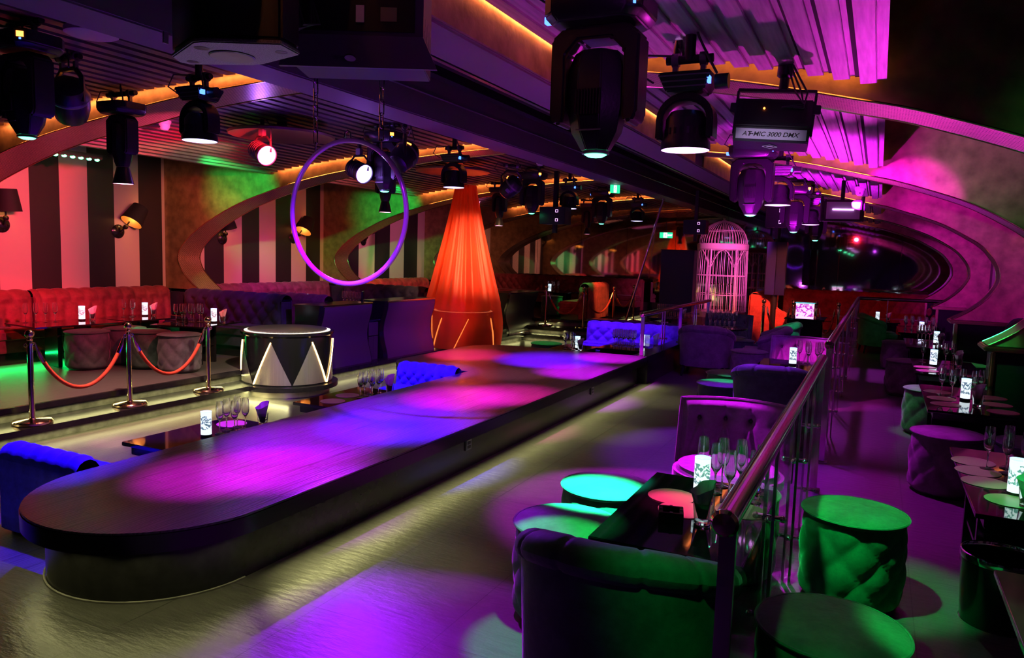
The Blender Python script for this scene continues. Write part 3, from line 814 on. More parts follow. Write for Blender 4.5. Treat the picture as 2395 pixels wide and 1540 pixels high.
def ashtray():
    t = thing('ashtray', 'x', 'ashtray')
    b = MB(); s = .05; h = .042
    o = [(-s, -s), (s, -s), (s, s), (-s, s)]; i = [(-.034, -.034), (.034, -.034), (.034, .034), (-.034, .034)]
    vs = [(x, y, 0) for x, y in o] + [(x, y, h) for x, y in o] + [(x, y, h) for x, y in i] + [(x * .9, y * .9, .012) for x, y in i]
    fs = [(3, 2, 1, 0)]
    for k in range(4):
        j = (k + 1) % 4
        fs += [(k, j, 4 + j, 4 + k), (4 + k, 4 + j, 8 + j, 8 + k), (8 + k, 8 + j, 12 + j, 12 + k)]
    fs.append((12, 13, 14, 15))
    b.put(vs, fs); b.build('block', M['lacquer'], t, bevel=.002)
    b = MB(); b.box(-.030, .030, -.030, .030, .0125, .014); b.build('tray_liner', M['brass'], t)
    for x, y in ((0, -.042), (0, .042), (.042, 0), (-.042, 0)):
        b = MB(); b.cbox(x, y, h + .001, .012, .012, .003); b.build('rest', M['chrome'], t)
    return nest(t, {'rest': 'block', 'tray_liner': 'block'})
KAS = Kind(ashtray)
def placemat():
    b = MB(); b.lathe([(.001, .0), (.106, .0), (.108, .0015), (.106, .003), (.001, .003)], 48, cap=False)
    return tag(b.build('round_placemat', M['placemat'], None), 'x', 'placemat')
KM = Kind(placemat)
def bin_():
    t = thing('waste_bin', 'x', 'bin')
    b = MB(); b.lathe([(.001, .006), (.145, .006), (.15, .01), (.165, .315), (.161, .315), (.146, .016), (.001, .014)], 40, cap=False); b.build('bucket', M['lacquer'], t)
    b = MB(); b.lathe([(.158, .30), (.167, .30), (.170, .315), (.168, .332), (.162, .334), (.158, .328), (.158, .30)], 40, cap=False); b.build('rim', M['chrome'], t)
    b = MB(); b.lathe([(.147, 0), (.153, 0), (.153, .010), (.147, .01)], 40, cap=False); b.build('foot_ring', M['chrome'], t)
    return t
KB = Kind(bin_)
# ------------------------------------------------------------------ sofas
def sofa(name, label, cat, W, mt, zt, zs, D=.62, bt=.20, pitch=.155, plinth=.12, arms='', rowz=2, loc=(0, 0, 0), rz=0, group=None, chan=True, rollback=False):
    """tufted bench. local: x along the width, back plane at y=0, faces -Y; z=0 floor"""
    t = thing(name, label, cat, loc, rz, group)
    prof = []
    n = 26
    h = zt - zs
    for i in range(n):
        q = i / (n - 1)
        if q < .72:
            v = q / .72; prof.append((-bt - .03 * (1 - v), zs - .05 + (h - .04) * v, v))
        else:
            a = pi * (q - .72) / .28; prof.append((-bt / 2 - bt / 2 * cos(a), zt - .09 + .085 * sin(a), 1 + (q - .72)))
    nu = max(24, int(W / pitch * 10))
    def fn(u, v):
        k = min(int(v * (n - 1) + .5), n - 1); y, z, w = prof[k]
        x = W * u
        c = abs(sin(pi * x / pitch)) ** .5
        c2 = abs(cos(pi * x / pitch)) ** .5
        if w <= .62 and chan: d = .048 * c
        elif w <= 1:
            s = (w - .62) / .38 if chan else w
            d = .050 * tuftval(x / pitch + (.5 if not chan else 0), s * (.5 if chan else 1.5) + (.5 if chan else .25)) if not chan else .048 * (c * (1 - s) + c2 * s) * (.55 + .45 * abs(cos(pi * s)))
        else: d = .020 * (c2 if chan else c)
        e = min(1, min(u, 1 - u) * W / .05)
        if w <= 1: return (x, y - d * e, z)
        a = pi * (w - 1) / .28
        return (x, y - d * e * max(0, cos(a)), z + d * e * sin(a))
    b = MB(); b.grid(fn, nu, n)
    b.build('tufted_back', mt, t, ang=180)
    b = MB(); b.box(0, W, -.035, 0, .02, zt - .075); b.box(0, .02, -bt - .02, -.03, .02, zt - .08); b.box(W - .02, W, -bt - .02, -.03, .02, zt - .08); b.build('back_frame', mt, t, bevel=.012)
    b = MB(); b.box(.004, W - .004, -D, -bt + .03, zs - .15, zs); b.build('seat_cushion', mt, t, bevel=.035, seg=3)
    b = MB(); b.box(.01, W - .01, -D + .03, -.04, plinth, zs - .14); b.build('seat_base', mt, t, bevel=.01)
    b = MB(); b.box(.02, W - .02, -D + .08, -.05, 0, plinth); b.build('plinth', M['lacquer'], t)
    for a in arms:
        x0, x1 = (-.16, 0) if a == 'L' else (W, W + .16)
        b = MB(); P = [(-D, .0), (-D, zs + .10)] + [(-D + .10 * (1 - cos(pi / 2 * i / 6)) , zs + .10 + .10 * sin(pi / 2 * i / 6)) for i in range(1, 7)] + [(-.25, zt - .05), (-.02, zt - .02), (0, 0)]
        b.extr(P, x0, x1); b.build('arm', mt, t, bevel=.03, seg=3)
    return t
# ------------------------------------------------------------------ rope barrier
def stanchion():
    t = thing('rope_stanchion', 'x', 'stanchion')
    b = MB(); b.lathe([(.001, 0), (.155, 0), (.16, .006), (.16, .022), (.15, .032), (.03, .042), (.024, .05)], 48, cap=False); b.build('base', M['brass'], t)
    b = MB(); b.cyl(0, 0, .04, .715, .0235, 24); b.build('pole', M['brass'], t)
    b = MB(); b.lathe([(.0235, .70), (.034, .703), (.034, .713), (.026, .717), (.02, .735), (.026, .745), (.02, .752), (.018, .765)], 24, cap=False); b.build('collar', M['brass'], t)
    b = MB(); b.ball(0, 0, .797, .038, 24, 14); b.build('ball_finial', M['brass'], t)
    for s in (-1, 1):
        b = MB(); b.m = TR(0, s * .036, .700); b.tube([(0, .016 * cos(q), .016 * sin(q)) for q in [2 * pi * i / 12 for i in range(12)]], .004, 6, closed=True); b.build('hook_ring', M['brass'], t)
    return t
KST = Kind(stanchion)
def rope(label, p0, p1, sag, group=None):
    t = thing('barrier_rope', label, 'rope', p0, 0, group)
    P0 = Vector((0, 0, 0)); P1 = Vector(p1) - Vector(p0); n = 26
    pts = []
    for i in range(n + 1):
        q = i / n; k = 4 * q * (1 - q)
        k = k ** .8
        pts.append(P0.lerp(P1, q) + Vector((0, 0, -sag * k)))
    b = MB(); b.tube(pts[2:-2], .0185, 12); b.build('rope', M['rope'], t)
    for a in (pts[:3], pts[-3:][::-1]):
        b = MB(); b.tube(a, lambda q: .008 + .012 * min(1, q * 2), 10); b.build('end_cap', M['brass'], t)
    return t
# ------------------------------------------------------------------ wall lamp
def wall_lamp():
    """origin on the wall, wall normal +X"""
    t = thing('wall_lamp', 'x', 'wall lamp')
    b = MB(); b.m = RY(pi / 2); b.lathe([(.001, 0), (.06, 0), (.062, .006), (.045, .018), (.015, .024), (.001, .026)], 24, cap=False); b.build('wall_plate', M['lacquer'], t)
    b = MB(); b.tube([(.02, 0, 0), (.05, 0, .01), (.065, 0, .05)], .008, 8); b.ball(.065, 0, .05, .022, 12, 8); b.tube([(.065, 0, .05), (.07, .0, .11)], .007, 8); b.build('swivel_arm', M['lacquer'], t)
    X = TR(.10, 0, .10)
    b = MB(); b.m = X; b.lathe([(.095, 0), (.070, .17), (.067, .17), (.092, 0)], 36, cap=False); b.build('lamp_shade', M['shade'], t)
    b = MB(); b.m = X; b.lathe([(.0915, .002), (.0665, .169)], 36, cap=False); b.build('shade_lining', M['shadein'], t)
    b = MB(); b.m = X; b.ball(0, 0, .07, .022, 12, 8); b.build('bulb', M['bulb'], t)
    return nest(t, {'shade_lining': 'lamp_shade', 'bulb': 'lamp_shade'})
KW = Kind(wall_lamp)
# ================================================================== lamps and rigging under the ceiling
def text_mesh(txt, size, shear=0, ext=0):
    cu = bpy.data.curves.new('tmp', 'FONT'); cu.body = txt; cu.size = size; cu.shear = shear; cu.extrude = ext; cu.offset = size * .018
    o = bpy.data.objects.new('tmp', cu); COL.objects.link(o)
    dg = bpy.context.evaluated_depsgraph_get(); me = o.evaluated_get(dg).to_mesh()
    v = [tuple(q.co) for q in me.vertices]; f = [tuple(p.vertices) for p in me.polygons]
    o.evaluated_get(dg).to_mesh_clear(); bpy.data.objects.remove(o); bpy.data.curves.remove(cu)
    return v, f
def hanger(t, zc, z0=.10, dx=0, bar=.17):
    """pipe from the ceiling plus the clamp bar, zc = ceiling height above the fixture origin"""
    b = MB(); b.cyl(dx, 0, z0 + .07, zc, .026, 12); b.build('ceiling_pipe', M['black'], t)
    b = MB(); b.tube([(dx - bar, 0, z0 + .075), (dx + bar, 0, z0 + .075)], .020, 10); b.build('truss_bar', M['black'], t)
    for s in (-1, 1):
        b = MB(); b.m = TR(dx + s * bar * .6, 0, z0 + .075) @ RY(pi / 2); b.lathe([(.022, -.016), (.032, -.016), (.032, .016), (.022, .016)], 14, cap=False)
        b.m = TR(dx + s * bar * .6, 0, 0); b.box(-.012, .012, -.012, .012, z0, z0 + .055); b.build('clamp', M['grey'], t)
    b = MB()
    b.tube([(dx + .02, -.02, zc - .02), (dx + .05, -.05, z0 + .16), (dx + .12, -.08, z0 + .03), (dx + .15, -.10, z0 - .02)], .006, 6)
    b.build('power_cable', M['cable'], t)
    b = MB(); b.tube([(dx - .16, -.03, z0 - .03), (dx - .24, -.05, z0 + .02), (dx - .20, -.04, z0 + .10), (dx - .06, -.02, z0 + .09)], .0055, 6); b.build('signal_cable', M['cable'], t)
def base_box(t, w, d, h, disp=True):
    b = MB(); ch = .05
    P = [(-w / 2 + ch, -d / 2), (w / 2 - ch, -d / 2), (w / 2, -d / 2 + ch), (w / 2, d / 2 - ch), (w / 2 - ch, d / 2), (-w / 2 + ch, d / 2), (-w / 2, d / 2 - ch), (-w / 2, -d / 2 + ch)]
    n = 8
    vs = [(x, y, h) for x, y in P] + [(x, y, .03) for x, y in P] + [(x * .86, y * .86, 0) for x, y in P]
    fs = [tuple(range(n)), tuple(range(3 * n - 1, 2 * n - 1, -1))]
    for k in (0, n): fs += [(k + i, k + (i + 1) % n, k + n + (i + 1) % n, k + n + i) for i in range(n)]
    b.put(vs, fs); b.build('base', M['housing'], t, bevel=.006)
    if disp:
        b = MB(); b.m = TR(w / 2 - ch * .5, -d / 2 + ch * .5, .062) @ RZ(pi / 4); b.box(-.018, .018, -.004, -.001, -.012, .018); b.build('display', M['redled'], t)
        b = MB(); b.m = TR(w / 2 - ch * .5, -d / 2 + ch * .5, .04) @ RZ(pi / 4); b.box(-.005, .005, -.004, -.001, -.005, .005); b.build('indicator', M['blueled'], t)
        b = MB(); b.box(-w / 2 - .03, -w / 2 + .004, -.03, .0, .03, .055); b.build('plug', M['blueled'], t)
def yoke(t, w, arm_w, depth, z0, z1, th=.05):
    """inverted U: cross piece at z0, arms down to z1"""
    P = [(-w / 2, z1 + .03), (-w / 2, z0 - .04), (-w / 2 + .05, z0), (w / 2 - .05, z0), (w / 2, z0 - .04), (w / 2, z1 + .03), (w / 2 - .02, z1), (w / 2 - arm_w + .01, z1), (w / 2 - arm_w, z1 + .03),
         (w / 2 - arm_w, z0 - th - .05), (w / 2 - arm_w - .05, z0 - th), (-w / 2 + arm_w + .05, z0 - th), (-w / 2 + arm_w, z0 - th - .05), (-w / 2 + arm_w, z1 + .03), (-w / 2 + arm_w - .01, z1), (-w / 2 + .02, z1)]
    b = MB(); b.m = SWAP; b.prism(P, -depth / 2, depth / 2); b.build('yoke', M['housing'], t, bevel=.010)
def beam_head(zc=.35):
    def fn():
        t = thing('spot_moving_head', 'x', 'stage light')
        base_box(t, .39, .30, .10); hanger(t, zc)
        yoke(t, .355, .062, .13, -.005, -.37)
        b = MB(); prof = [(.045, -.085), (.095, -.10), (.118, -.16), (.122, -.30), (.100, -.40), (.062, -.462), (.056, -.47)]
        b.lathe(prof, 8, ph=pi / 8, sx=1, sy=.92); b.build('head', M['housing'], t, ang=20, bevel=.004)
        b = MB()
        for i in range(9): b.box(-.05 + .0118 * i, -.045 + .0118 * i, -.1155, -.109, -.345, -.25)
        b.build('vent_grille', M['black'], t)
        b = MB(); b.box(-.05, .05, -.098, -.092, -.402, -.397); b.build('seam_trim', M['grey'], t)
        b = MB(); b.m = TR(0, 0, -.474) @ RX(pi); b.lathe([(.052, -.004), (.054, .006), (.044, .008)], 28, cap=False); b.build('lens_ring', M['grey'], t)
        b = MB(); b.lathe([(.044, -.482), (.03, -.490), (.001, -.494)], 28, cap=False); b.build('lens', M['greenlens'], t)
        return nest(t, {'lens': 'head', 'lens_ring': 'head', 'vent_grille': 'head', 'seam_trim': 'head', 'display': 'base', 'indicator': 'base', 'plug': 'base', 'clamp': 'truss_bar'})
    return fn
def wash_head(lens, zc=.3):
    def fn():
        t = thing('wash_moving_head', 'x', 'stage light')
        b = MB(); w, d, h = .25, .22, .085
        vs = [(x * w / 2, y * d / 2, h) for x, y in ((-1, -1), (1, -1), (1, 1), (-1, 1))] + [(x * w * .36, y * d * .36, 0) for x, y in ((-1, -1), (1, -1), (1, 1), (-1, 1))]
        b.put(vs, [(0, 1, 2, 3), (7, 6, 5, 4), (0, 4, 5, 1), (1, 5, 6, 2), (2, 6, 7, 3), (3, 7, 4, 0)]); b.build('base', M['housing'], t, bevel=.008)
        for k in range(3):
            q = .2 + .28 * k; b = MB(); f = .36 + .14 * q; b.box(-w * f - .002, w * f + .002, -d * f - .004, -d * f + .0, h * q, h * q + .006); b.build('base_trim', M['grey'], t)
        b = MB(); b.box(w * .42, w * .42 + .012, -.09, -.055, .03, .06); b.build('display', M['blueled'], t)
        b = MB(); b.m = TR(.13, -.02, .045) @ RY(pi / 2); b.cyl(0, 0, 0, .06, .035, 16); b.build('side_motor', M['housing'], t)
        hanger(t, zc, .085, bar=.11)
        P = []
        for i in range(13):
            a = pi * i / 12; P.append((.135 * cos(a), -.125 + .125 * sin(a)))
        P = [(.135, -.215)] + P + [(-.135, -.215), (-.103, -.215)] + [(.103 * cos(pi - pi * i / 12), -.125 + .085 * sin(pi - pi * i / 12)) for i in range(13)] + [(.103, -.215)]
        b = MB(); b.m = SWAP; b.prism(P, -.06, .06); b.build('yoke', M['housing'], t, bevel=.008)
        b = MB(); b.lathe([(.03, -.075), (.075, -.085), (.097, -.12), (.099, -.20), (.115, -.225), (.117, -.262)], 36); b.build('head', M['housing'], t)
        b = MB()
        for i in range(20):
            a = 2 * pi * i / 20; b.m = RZ(a); b.box(.0975, .101, -.006, .006, -.195, -.165)
        b.build('vent_grille', M['black'], t)
        b = MB(); b.lathe([(.112, -.262), (.06, -.268), (.001, -.270)], 36, cap=False); b.build('lens', M[lens], t)
        return nest(t, {'lens': 'head', 'vent_grille': 'head', 'display': 'base', 'base_trim': 'base', 'side_motor': 'base', 'clamp': 'truss_bar'})
    return fn
def snoot_head(zc=.2):
    def fn():
        t = thing('profile_moving_head', 'x', 'stage light')
        base_box(t, .34, .28, .09, False); hanger(t, zc, .09)
        yoke(t, .25, .05, .12, -.005, -.32)
        b = MB(); b.lathe([(.04, -.06), (.072, -.08), (.080, -.16), (.082, -.30), (.066, -.38), (.052, -.42)], 8, ph=pi / 8); b.build('head', M['housing'], t, ang=20, bevel=.004)
        b = MB(); b.lathe([(.048, -.42), (.052, -.43), (.082, -.555), (.078, -.555), (.048, -.43)], 30, cap=False); b.build('snoot', M['housing'], t)
        b = MB(); b.lathe([(.077, -.552), (.05, -.553), (.001, -.553)], 30, cap=False); b.build('lens', M['pinklens'], t)
        return nest(t, {'lens': 'snoot', 'clamp': 'truss_bar'})
    return fn
def par(lens='violetlens', zc=.35):
    def fn():
        """origin at the yoke pivot, barrel along +Z local then rotated by caller"""
        t = thing('par_spotlight', 'x', 'spotlight')
        A = Vector(PAR_DIR).normalized(); Q = A.to_track_quat('Z', 'Y').to_matrix().to_4x4()
        b = MB(); b.m = Q; b.lathe([(.035, -.16), (.075, -.13), (.085, -.06), (.085, .06), (.098, .07), (.100, .10), (.094, .10), (.090, .085)], 30, cap=False); b.lathe([(.001, -.16), (.035, -.16)], 30, cap=False); b.build('barrel', M['housing'], t)
        b = MB()
        b.m = Q
        for i in range(5): b.lathe([(.085, -.12 + .03 * i), (.091, -.115 + .03 * i), (.085, -.11 + .03 * i)], 30, cap=False)
        b.build('cooling_rib', M['housing'], t)
        b = MB(); b.m = Q; b.lathe([(.092, .088), (.05, .092), (.001, .094)], 30, cap=False); b.build('lens', M[lens], t)
        b = MB(); b.tube([(-.105, 0, 0), (-.105, 0, .10), (-.06, 0, .15), (.06, 0, .15), (.105, 0, .10), (.105, 0, 0)], .011, 8); b.build('yoke', M['housing'], t)
        b = MB(); b.cyl(0, 0, .15, zc, .02, 10); b.build('ceiling_pipe', M['black'], t)
        b = MB(); b.cbox(0, 0, .19, .05, .05, .06); b.build('clamp', M['grey'], t)
        b = MB(); b.tube([(.02, .02, zc), (.08, .03, .25), (.06, .05, .12), (.03, .08, .02)], .006, 6); b.build('power_cable', M['cable'], t)
        return nest(t, {'lens': 'barrel', 'cooling_rib': 'barrel'})
    return fn
def tilted_wash(zc=.35):
    def fn():
        t = thing('bucket_moving_head', 'x', 'stage light')
        Q = Matrix.Rotation(.75, 4, 'Y') @ RX(.5)
        b = MB(); b.m = Q; b.lathe([(.05, .14), (.10, .12), (.125, .06), (.12, -.06), (.10, -.14), (.07, -.16)], 26); b.build('head', M['housing'], t)
        b = MB(); b.m = Q; b.lathe([(.121, .02), (.128, .03), (.128, .045), (.121, .055)], 26, cap=False); b.build('bezel_ring', M['grey'], t)
        b = MB(); b.m = Q @ TR(.0, -.118, -.03); b.box(-.03, .03, -.012, .0, -.022, .022); b.build('badge', M['grey'], t)
        b = MB(); b.m = Q; b.box(-.13, -.118, -.04, .04, .05, .06); b.build('amber_edge', M['redled'], t)
        b = MB(); b.tube([(-.13, 0, -.02), (-.13, 0, .14), (-.07, 0, .2), (.07, 0, .2), (.13, 0, .14), (.13, 0, -.02)], .018, 8); b.build('yoke', M['housing'], t)
        hanger(t, zc, .2, bar=.12)
        return nest(t, {'bezel_ring': 'head', 'badge': 'head', 'amber_edge': 'head', 'clamp': 'truss_bar'})
    return fn
zc_r = lambda x: interp(JR, x)
zc_l = lambda x: interp(JL, x)
KBR = Kind(beam_head(.28)); KBL = Kind(beam_head(.26)); KWV = Kind(wash_head('violetlens', .32)); KWM = Kind(wash_head('mauvelens', .34)); KSN = Kind(snoot_head(.175)); KTW = Kind(tilted_wash(.30))
XR = -1.03
for y, lab in ((2.82, 'largest black beam moving head with a green lens hanging above the black table'), (6.75, 'green lit beam moving head right under the strobe light'), (10.4, 'third green lit beam head along the ribbed ceiling'), (14.1, 'fourth green lit beam head along the ribbed ceiling, smallest of them')):
    KBR((XR, y, 2.50), lab)
for y, lab in ((3.62, 'mauve lit wash moving head between the largest beam head and the strobe'), (7.25, 'mauve lit wash moving head just behind the strobe light'), (10.9, 'small mauve lit wash head behind the third beam head')):
    KWM((-.87, y, 2.40), lab)
for y, lab in ((2.78, 'beam moving head with a green lens cut by the edge of the photo'), (6.35, 'beam moving head with a green lens seen inside the hoop'), (9.95, 'beam moving head with a green lens past the red silk'), (13.0, 'distant green lit beam head before the gold arches')):
    KBL((-4.58, y, 2.70), lab)
for y, lab in ((3.72, 'violet lit wash moving head near the orange cove above the burgundy banquette'), (7.12, 'wash moving head with a white lens right above the red silk'), (10.5, 'wash moving head with a violet beam beside the small ceiling speaker'), (14.0, 'distant wash moving head by the dome camera')):
    KWV((-4.22, y, 2.585), lab)
for x, y, lab in ((-5.45, 4.05, 'moving head with a flared snoot in front of the striped wall'), (-5.47, 7.6, 'moving head with a flared snoot seen through the hoop behind the green lens'), (-5.72, 11.15, 'moving head with a flared snoot right of the red silk'), (-5.5, 14.75, 'distant moving head with a flared snoot and a red lens')):
    KSN((x, y, 2.62), lab, scale=.97)
KTW((-4.96, 3.30, 2.56), 'round bodied moving head tilted sideways beside the green lens head'); KTW((-4.20, 6.14, 2.53), 'round bodied moving head hanging at the hoop edge', rz=2.2); KTW((-4.5, 9.1, 2.52), 'round bodied moving head hanging past the red silk', rz=.6)
PAR_DIR = (.93, -.28, -.36)
par_a = par(zc=.33)(); par_a.location = (-5.42, 5.52, 2.52); par_a['label'] = 'bright violet par spotlight shining toward the camera under the shallow ceiling dish'
par_b = dup(par_a, (-4.74, 6.14, 2.40), label='bright violet par spotlight shining toward the camera inside the hoop')
# strobe
def strobe():
    t = thing('strobe_light', 'x', 'strobe light')
    P = [(-.10, .19), (.11, .19), (.11, -.02), (-.02, -.085), (-.13, -.02), (-.13, .02)]   # (y,z) section
    P = [(-.11, .16), (.12, .16), (.12, -.06), (.02, -.10), (-.09, -.065), (-.135, .01)]
    b = MB(); b.extr(P, -.2, .2); b.build('housing', M['housing'], t, bevel=.006)
    b = MB(); b.m = TR(0, -.1255, .085) @ RX(radians(-10)); b.box(-.17, .17, -.004, .0, -.055, .06); b.build('control_panel', M['black'], t)
    for i in range(5):
        b = MB(); b.m = TR(-.13 + .062 * i, -.131, .06) @ RX(radians(-10)); b.box(-.018, .018, -.002, 0, -.012, .012); b.build('panel_marking', M['cable'], t)
    b = MB(); b.m = TR(-.05, -.134, .105) @ RX(radians(-10)); b.ball(0, 0, 0, .006, 8, 6); b.build('status_light', M['redled'], t)
    # the name strip under the back edge
    a = atan2(.075, .045)
    pl = Matrix(((1, 0, 0, 0), (0, .514, -.857, 0), (0, -.857, -.514, 0), (0, 0, 0, 1)))
    # strip frame: local x along the lamp, local y down the slope
    e1 = Vector((0, .045, -.075)).normalized(); nrm = Vector((0, -.075, -.045)).normalized()
    F = Matrix(((1, 0, nrm.x, 0), (0, -e1.y, nrm.y, -.1125), (0, -e1.z, nrm.z, -.0275), (0, 0, 0, 1)))
    b = MB(); b.m = F; b.box(-.185, .185, -.030, .030, .002, .004); b.build('name_plate', M['lilacplate'], t)
    for txt, x0 in (('AT', -.150), ('MIC 3000 DMX', -.092)):
        v, f = text_mesh(txt, .036, .25); b = MB(); b.m = F @ TR(x0, -.012, .0048); b.put(v, f); b.build('lettering', M['textblack'], t, norm=False, smooth=False)
    b = MB()
    for k in range(3):
        b.m = F @ TR(-.106, .0, .0052) @ RZ(2 * pi * k / 3 + .5); b.box(-.0016, .0016, 0, .012, 0, .0006); b.disc(0, .012, .0006, .0032, 12)
    b.m = F @ TR(-.106, 0, .0056); b.disc(0, 0, 0, .0045, 12); b.build('atom_logo', M['textblack'], t, norm=False)
    # diamond badge on the underside
    e2 = Vector((0, .11, -.035)).normalized(); n2 = Vector((0, -.035, -.11)).normalized()
    F2 = Matrix(((1, 0, n2.x, 0), (0, -e2.y, n2.y, -.035), (0, -e2.z, n2.z, -.0825), (0, 0, 0, 1)))
    b = MB(); b.m = F2
    for (x0, y0), (x1, y1) in (((-.04, 0), (0, .024)), ((0, .024), (.04, 0)), ((.04, 0), (0, -.024)), ((0, -.024), (-.04, 0))):
        b.tube([(x0, y0, .003), (x1, y1, .003)], .0014, 4)
    b.tube([(-.016, -.003, .003), (.0, .004, .003), (.016, .003, .003)], .0022, 4)
    b.build('diamond_logo', M['lilacplate'], t)
    b = MB(); b.box(-.19, .19, .0, .10, -.098, -.09)
    for s in (-1, 1):
        b = MB(); b.box(s * .2 - .0, s * .2 + s * .014, -.02, .05, -.02, .22); b.box(s * .2, s * .24, -.03, .02, .10, .15); b.build('bracket_arm', M['housing'], t, bevel=.003)
    b = MB(); b.box(-.21, .21, -.01, .04, .22, .235); b.build('bracket', M['housing'], t, bevel=.003)
    b = MB(); b.cyl(.03, .015, .235, .37, .026, 12); b.build('ceiling_pipe', M['black'], t)
    b = MB(); b.m = TR(.03, .015, .34); b.lathe([(.03, -.04), (.045, -.03), (.045, .03), (.03, .04)], 16, cap=False); b.build('clamp', M['housing'], t)
    for q in range(3):
        b = MB(); b.tube([(.03, 0, .42), (.06 + .02 * q, -.06, .30), (.10 + .03 * q, -.10, .20), (.15, -.14, .13 - .01 * q), (.04 + .03 * q, -.145, .11)], .0055, 6); b.build('power_cable', M['cable'], t)
    return nest(t, {'lettering': 'name_plate', 'atom_logo': 'name_plate', 'panel_marking': 'control_panel', 'status_light': 'control_panel', 'diamond_logo': 'housing', 'bracket_arm': 'bracket'})
s1 = strobe(); s1.location = (-.535, 4.04, 2.275); s1.scale = (.9, .9, .9); s1.rotation_euler = (0, .07, .10); s1['label'] = 'strobe light with the ATOMIC 3000 DMX name plate hanging from the ribbed ceiling'
t = thing('strobe_light', 'second strobe light with its pale violet reflector facing the camera, farther along the ribbed ceiling', 'strobe light', (-.42, 9.3, 2.22), .2)
b = MB(); b.cbox(0, 0, 0, .40, .16, .24); b.build('housing', M['housing'], t, bevel=.008)
b = MB(); b.cbox(0, -.082, 0, .35, .006, .19); b.build('reflector', M['lilacplate'], t)
b = MB(); b.tube([(-.11, -.088, .01), (.11, -.088, .01)], .008, 8); b.build('flash_tube', M['mauvelens'], t)
nest(t, {'flash_tube': 'reflector'})
for s in (-1, 1): b = MB(); b.cbox(s * .215, 0, .02, .02, .12, .28); b.build('bracket_arm', M['housing'], t)
b = MB(); b.cyl(0, 0, .12, .34, .022, 10); b.build('ceiling_pipe', M['black'], t)
# --- loudspeaker and projector hood over the runway
t = thing('loudspeaker', 'hanging black loudspeaker cabinet with a pale speckled underside at the top of the photo', 'loudspeaker', (-2.02, 1.9, 2.26))
P = [(-.255, .02), (-.22, -.04), (.0, -.145), (.04, -.145), (.265, -.03), (.235, .09), (.02, .145), (-.03, .145), (-.245, .055)]
b = MB(); b.prism(P, .015, .62); b.build('cabinet', M['housing'], t, bevel=.01)
b = MB(); b.prism(P, .0, .0149); b.build('underside_plate', M['speck'], t, bevel=.004)
for x, y, r in ((-.20, .03, .02), (-.02, -.09, .024), (.20, .04, .02), (.0, .02, .075)):
    b = MB(); b.lathe([(r, -.003), (r * .94, -.006), (r * .3, -.003), (.001, -.002)] if r > .05 else [(r, -.001), (.001, -.003)], 24, (x, y, 0), cap=False); b.build('mounting_socket' if r < .05 else 'pole_cup', M['grey'] if r > .05 else M['black'], t)
b = MB(); b.box(.225, .24, -.02, .03, .10, .15); b.build('label_plate', M['lilacplate'], t)
b = MB(); b.box(-.29, -.284, -.02, .0, .06, .10); b.build('side_badge', M['whiteplas'], t)
b = MB(); b.box(-.05, .05, -.03, .03, .62, .86); b.build('ceiling_bracket', M['black'], t)
t = thing('projector_hood', 'black projector hood with a slanted lower plate hanging beside the loudspeaker', 'projector', (-1.78, 2.28, 2.30), .452)
hw, hh = .245, .32
b = MB(); P = [(0, .10), (0, hh), (.26, hh), (.26, .0), (.05, .0)]
b.extr(P, -hw, hw); b.build('hood', mat('dark_hood_metal', (.10, .09, .12), .5), t, bevel=.004)
b = MB(); b.put([(-hw - .05, .03, -.006), (hw + .05, .03, -.006), (hw, -.004, .10), (-hw, -.004, .10), (-hw - .05, .05, -.006), (hw + .05, .05, -.006), (hw, .01, .105), (-hw, .01, .105)], [(0, 1, 2, 3), (4, 7, 6, 5), (0, 4, 5, 1), (1, 5, 6, 2), (2, 6, 7, 3), (3, 7, 4, 0)]); b.build('front_plate', mat('hood_plate', (.15, .12, .18), .45), t)
b = MB(); b.box(-.20, .215, -.006, -.001, .115, .29); b.build('projector_face', M['black'], t)
b = MB(); b.box(.09, .15, -.010, -.006, .15, .20); b.build('lens_window', M['goldtrim'], t)
b = MB(); b.box(-.0, .03, -.010, -.006, .145, .205); b.build('sticker', M['whiteplas'], t)
b = MB(); b.m = TR(-.02, .004, .045) @ RX(-.35); b.lathe([(.022, -.026), (.020, -.030), (.001, -.030)], 20, cap=False); b.build('cable_hole', M['black'], t)
b = MB()
for k in range(9): b.box(hw, hw + .001, .02 + .024 * k, .035 + .024 * k, .06 + .05 * (k % 3), .085 + .05 * (k % 3))
b.build('vent_grille', M['grey'], t)
for q in range(3):
    b = MB(); b.tube([(-.20 + .02 * q, -.03, .32), (-.24 + .02 * q, -.07, .20), (-.21 + .02 * q, -.08, .08 + .015 * q), (-.15 + .015 * q, -.06, .12), (-.16, -.02, .22)], .006, 6); b.build('power_cable', M['cable'], t)
b = MB(); b.box(-.04, .04, .10, .18, hh, hh + .06); b.build('ceiling_bracket', M['black'], t)
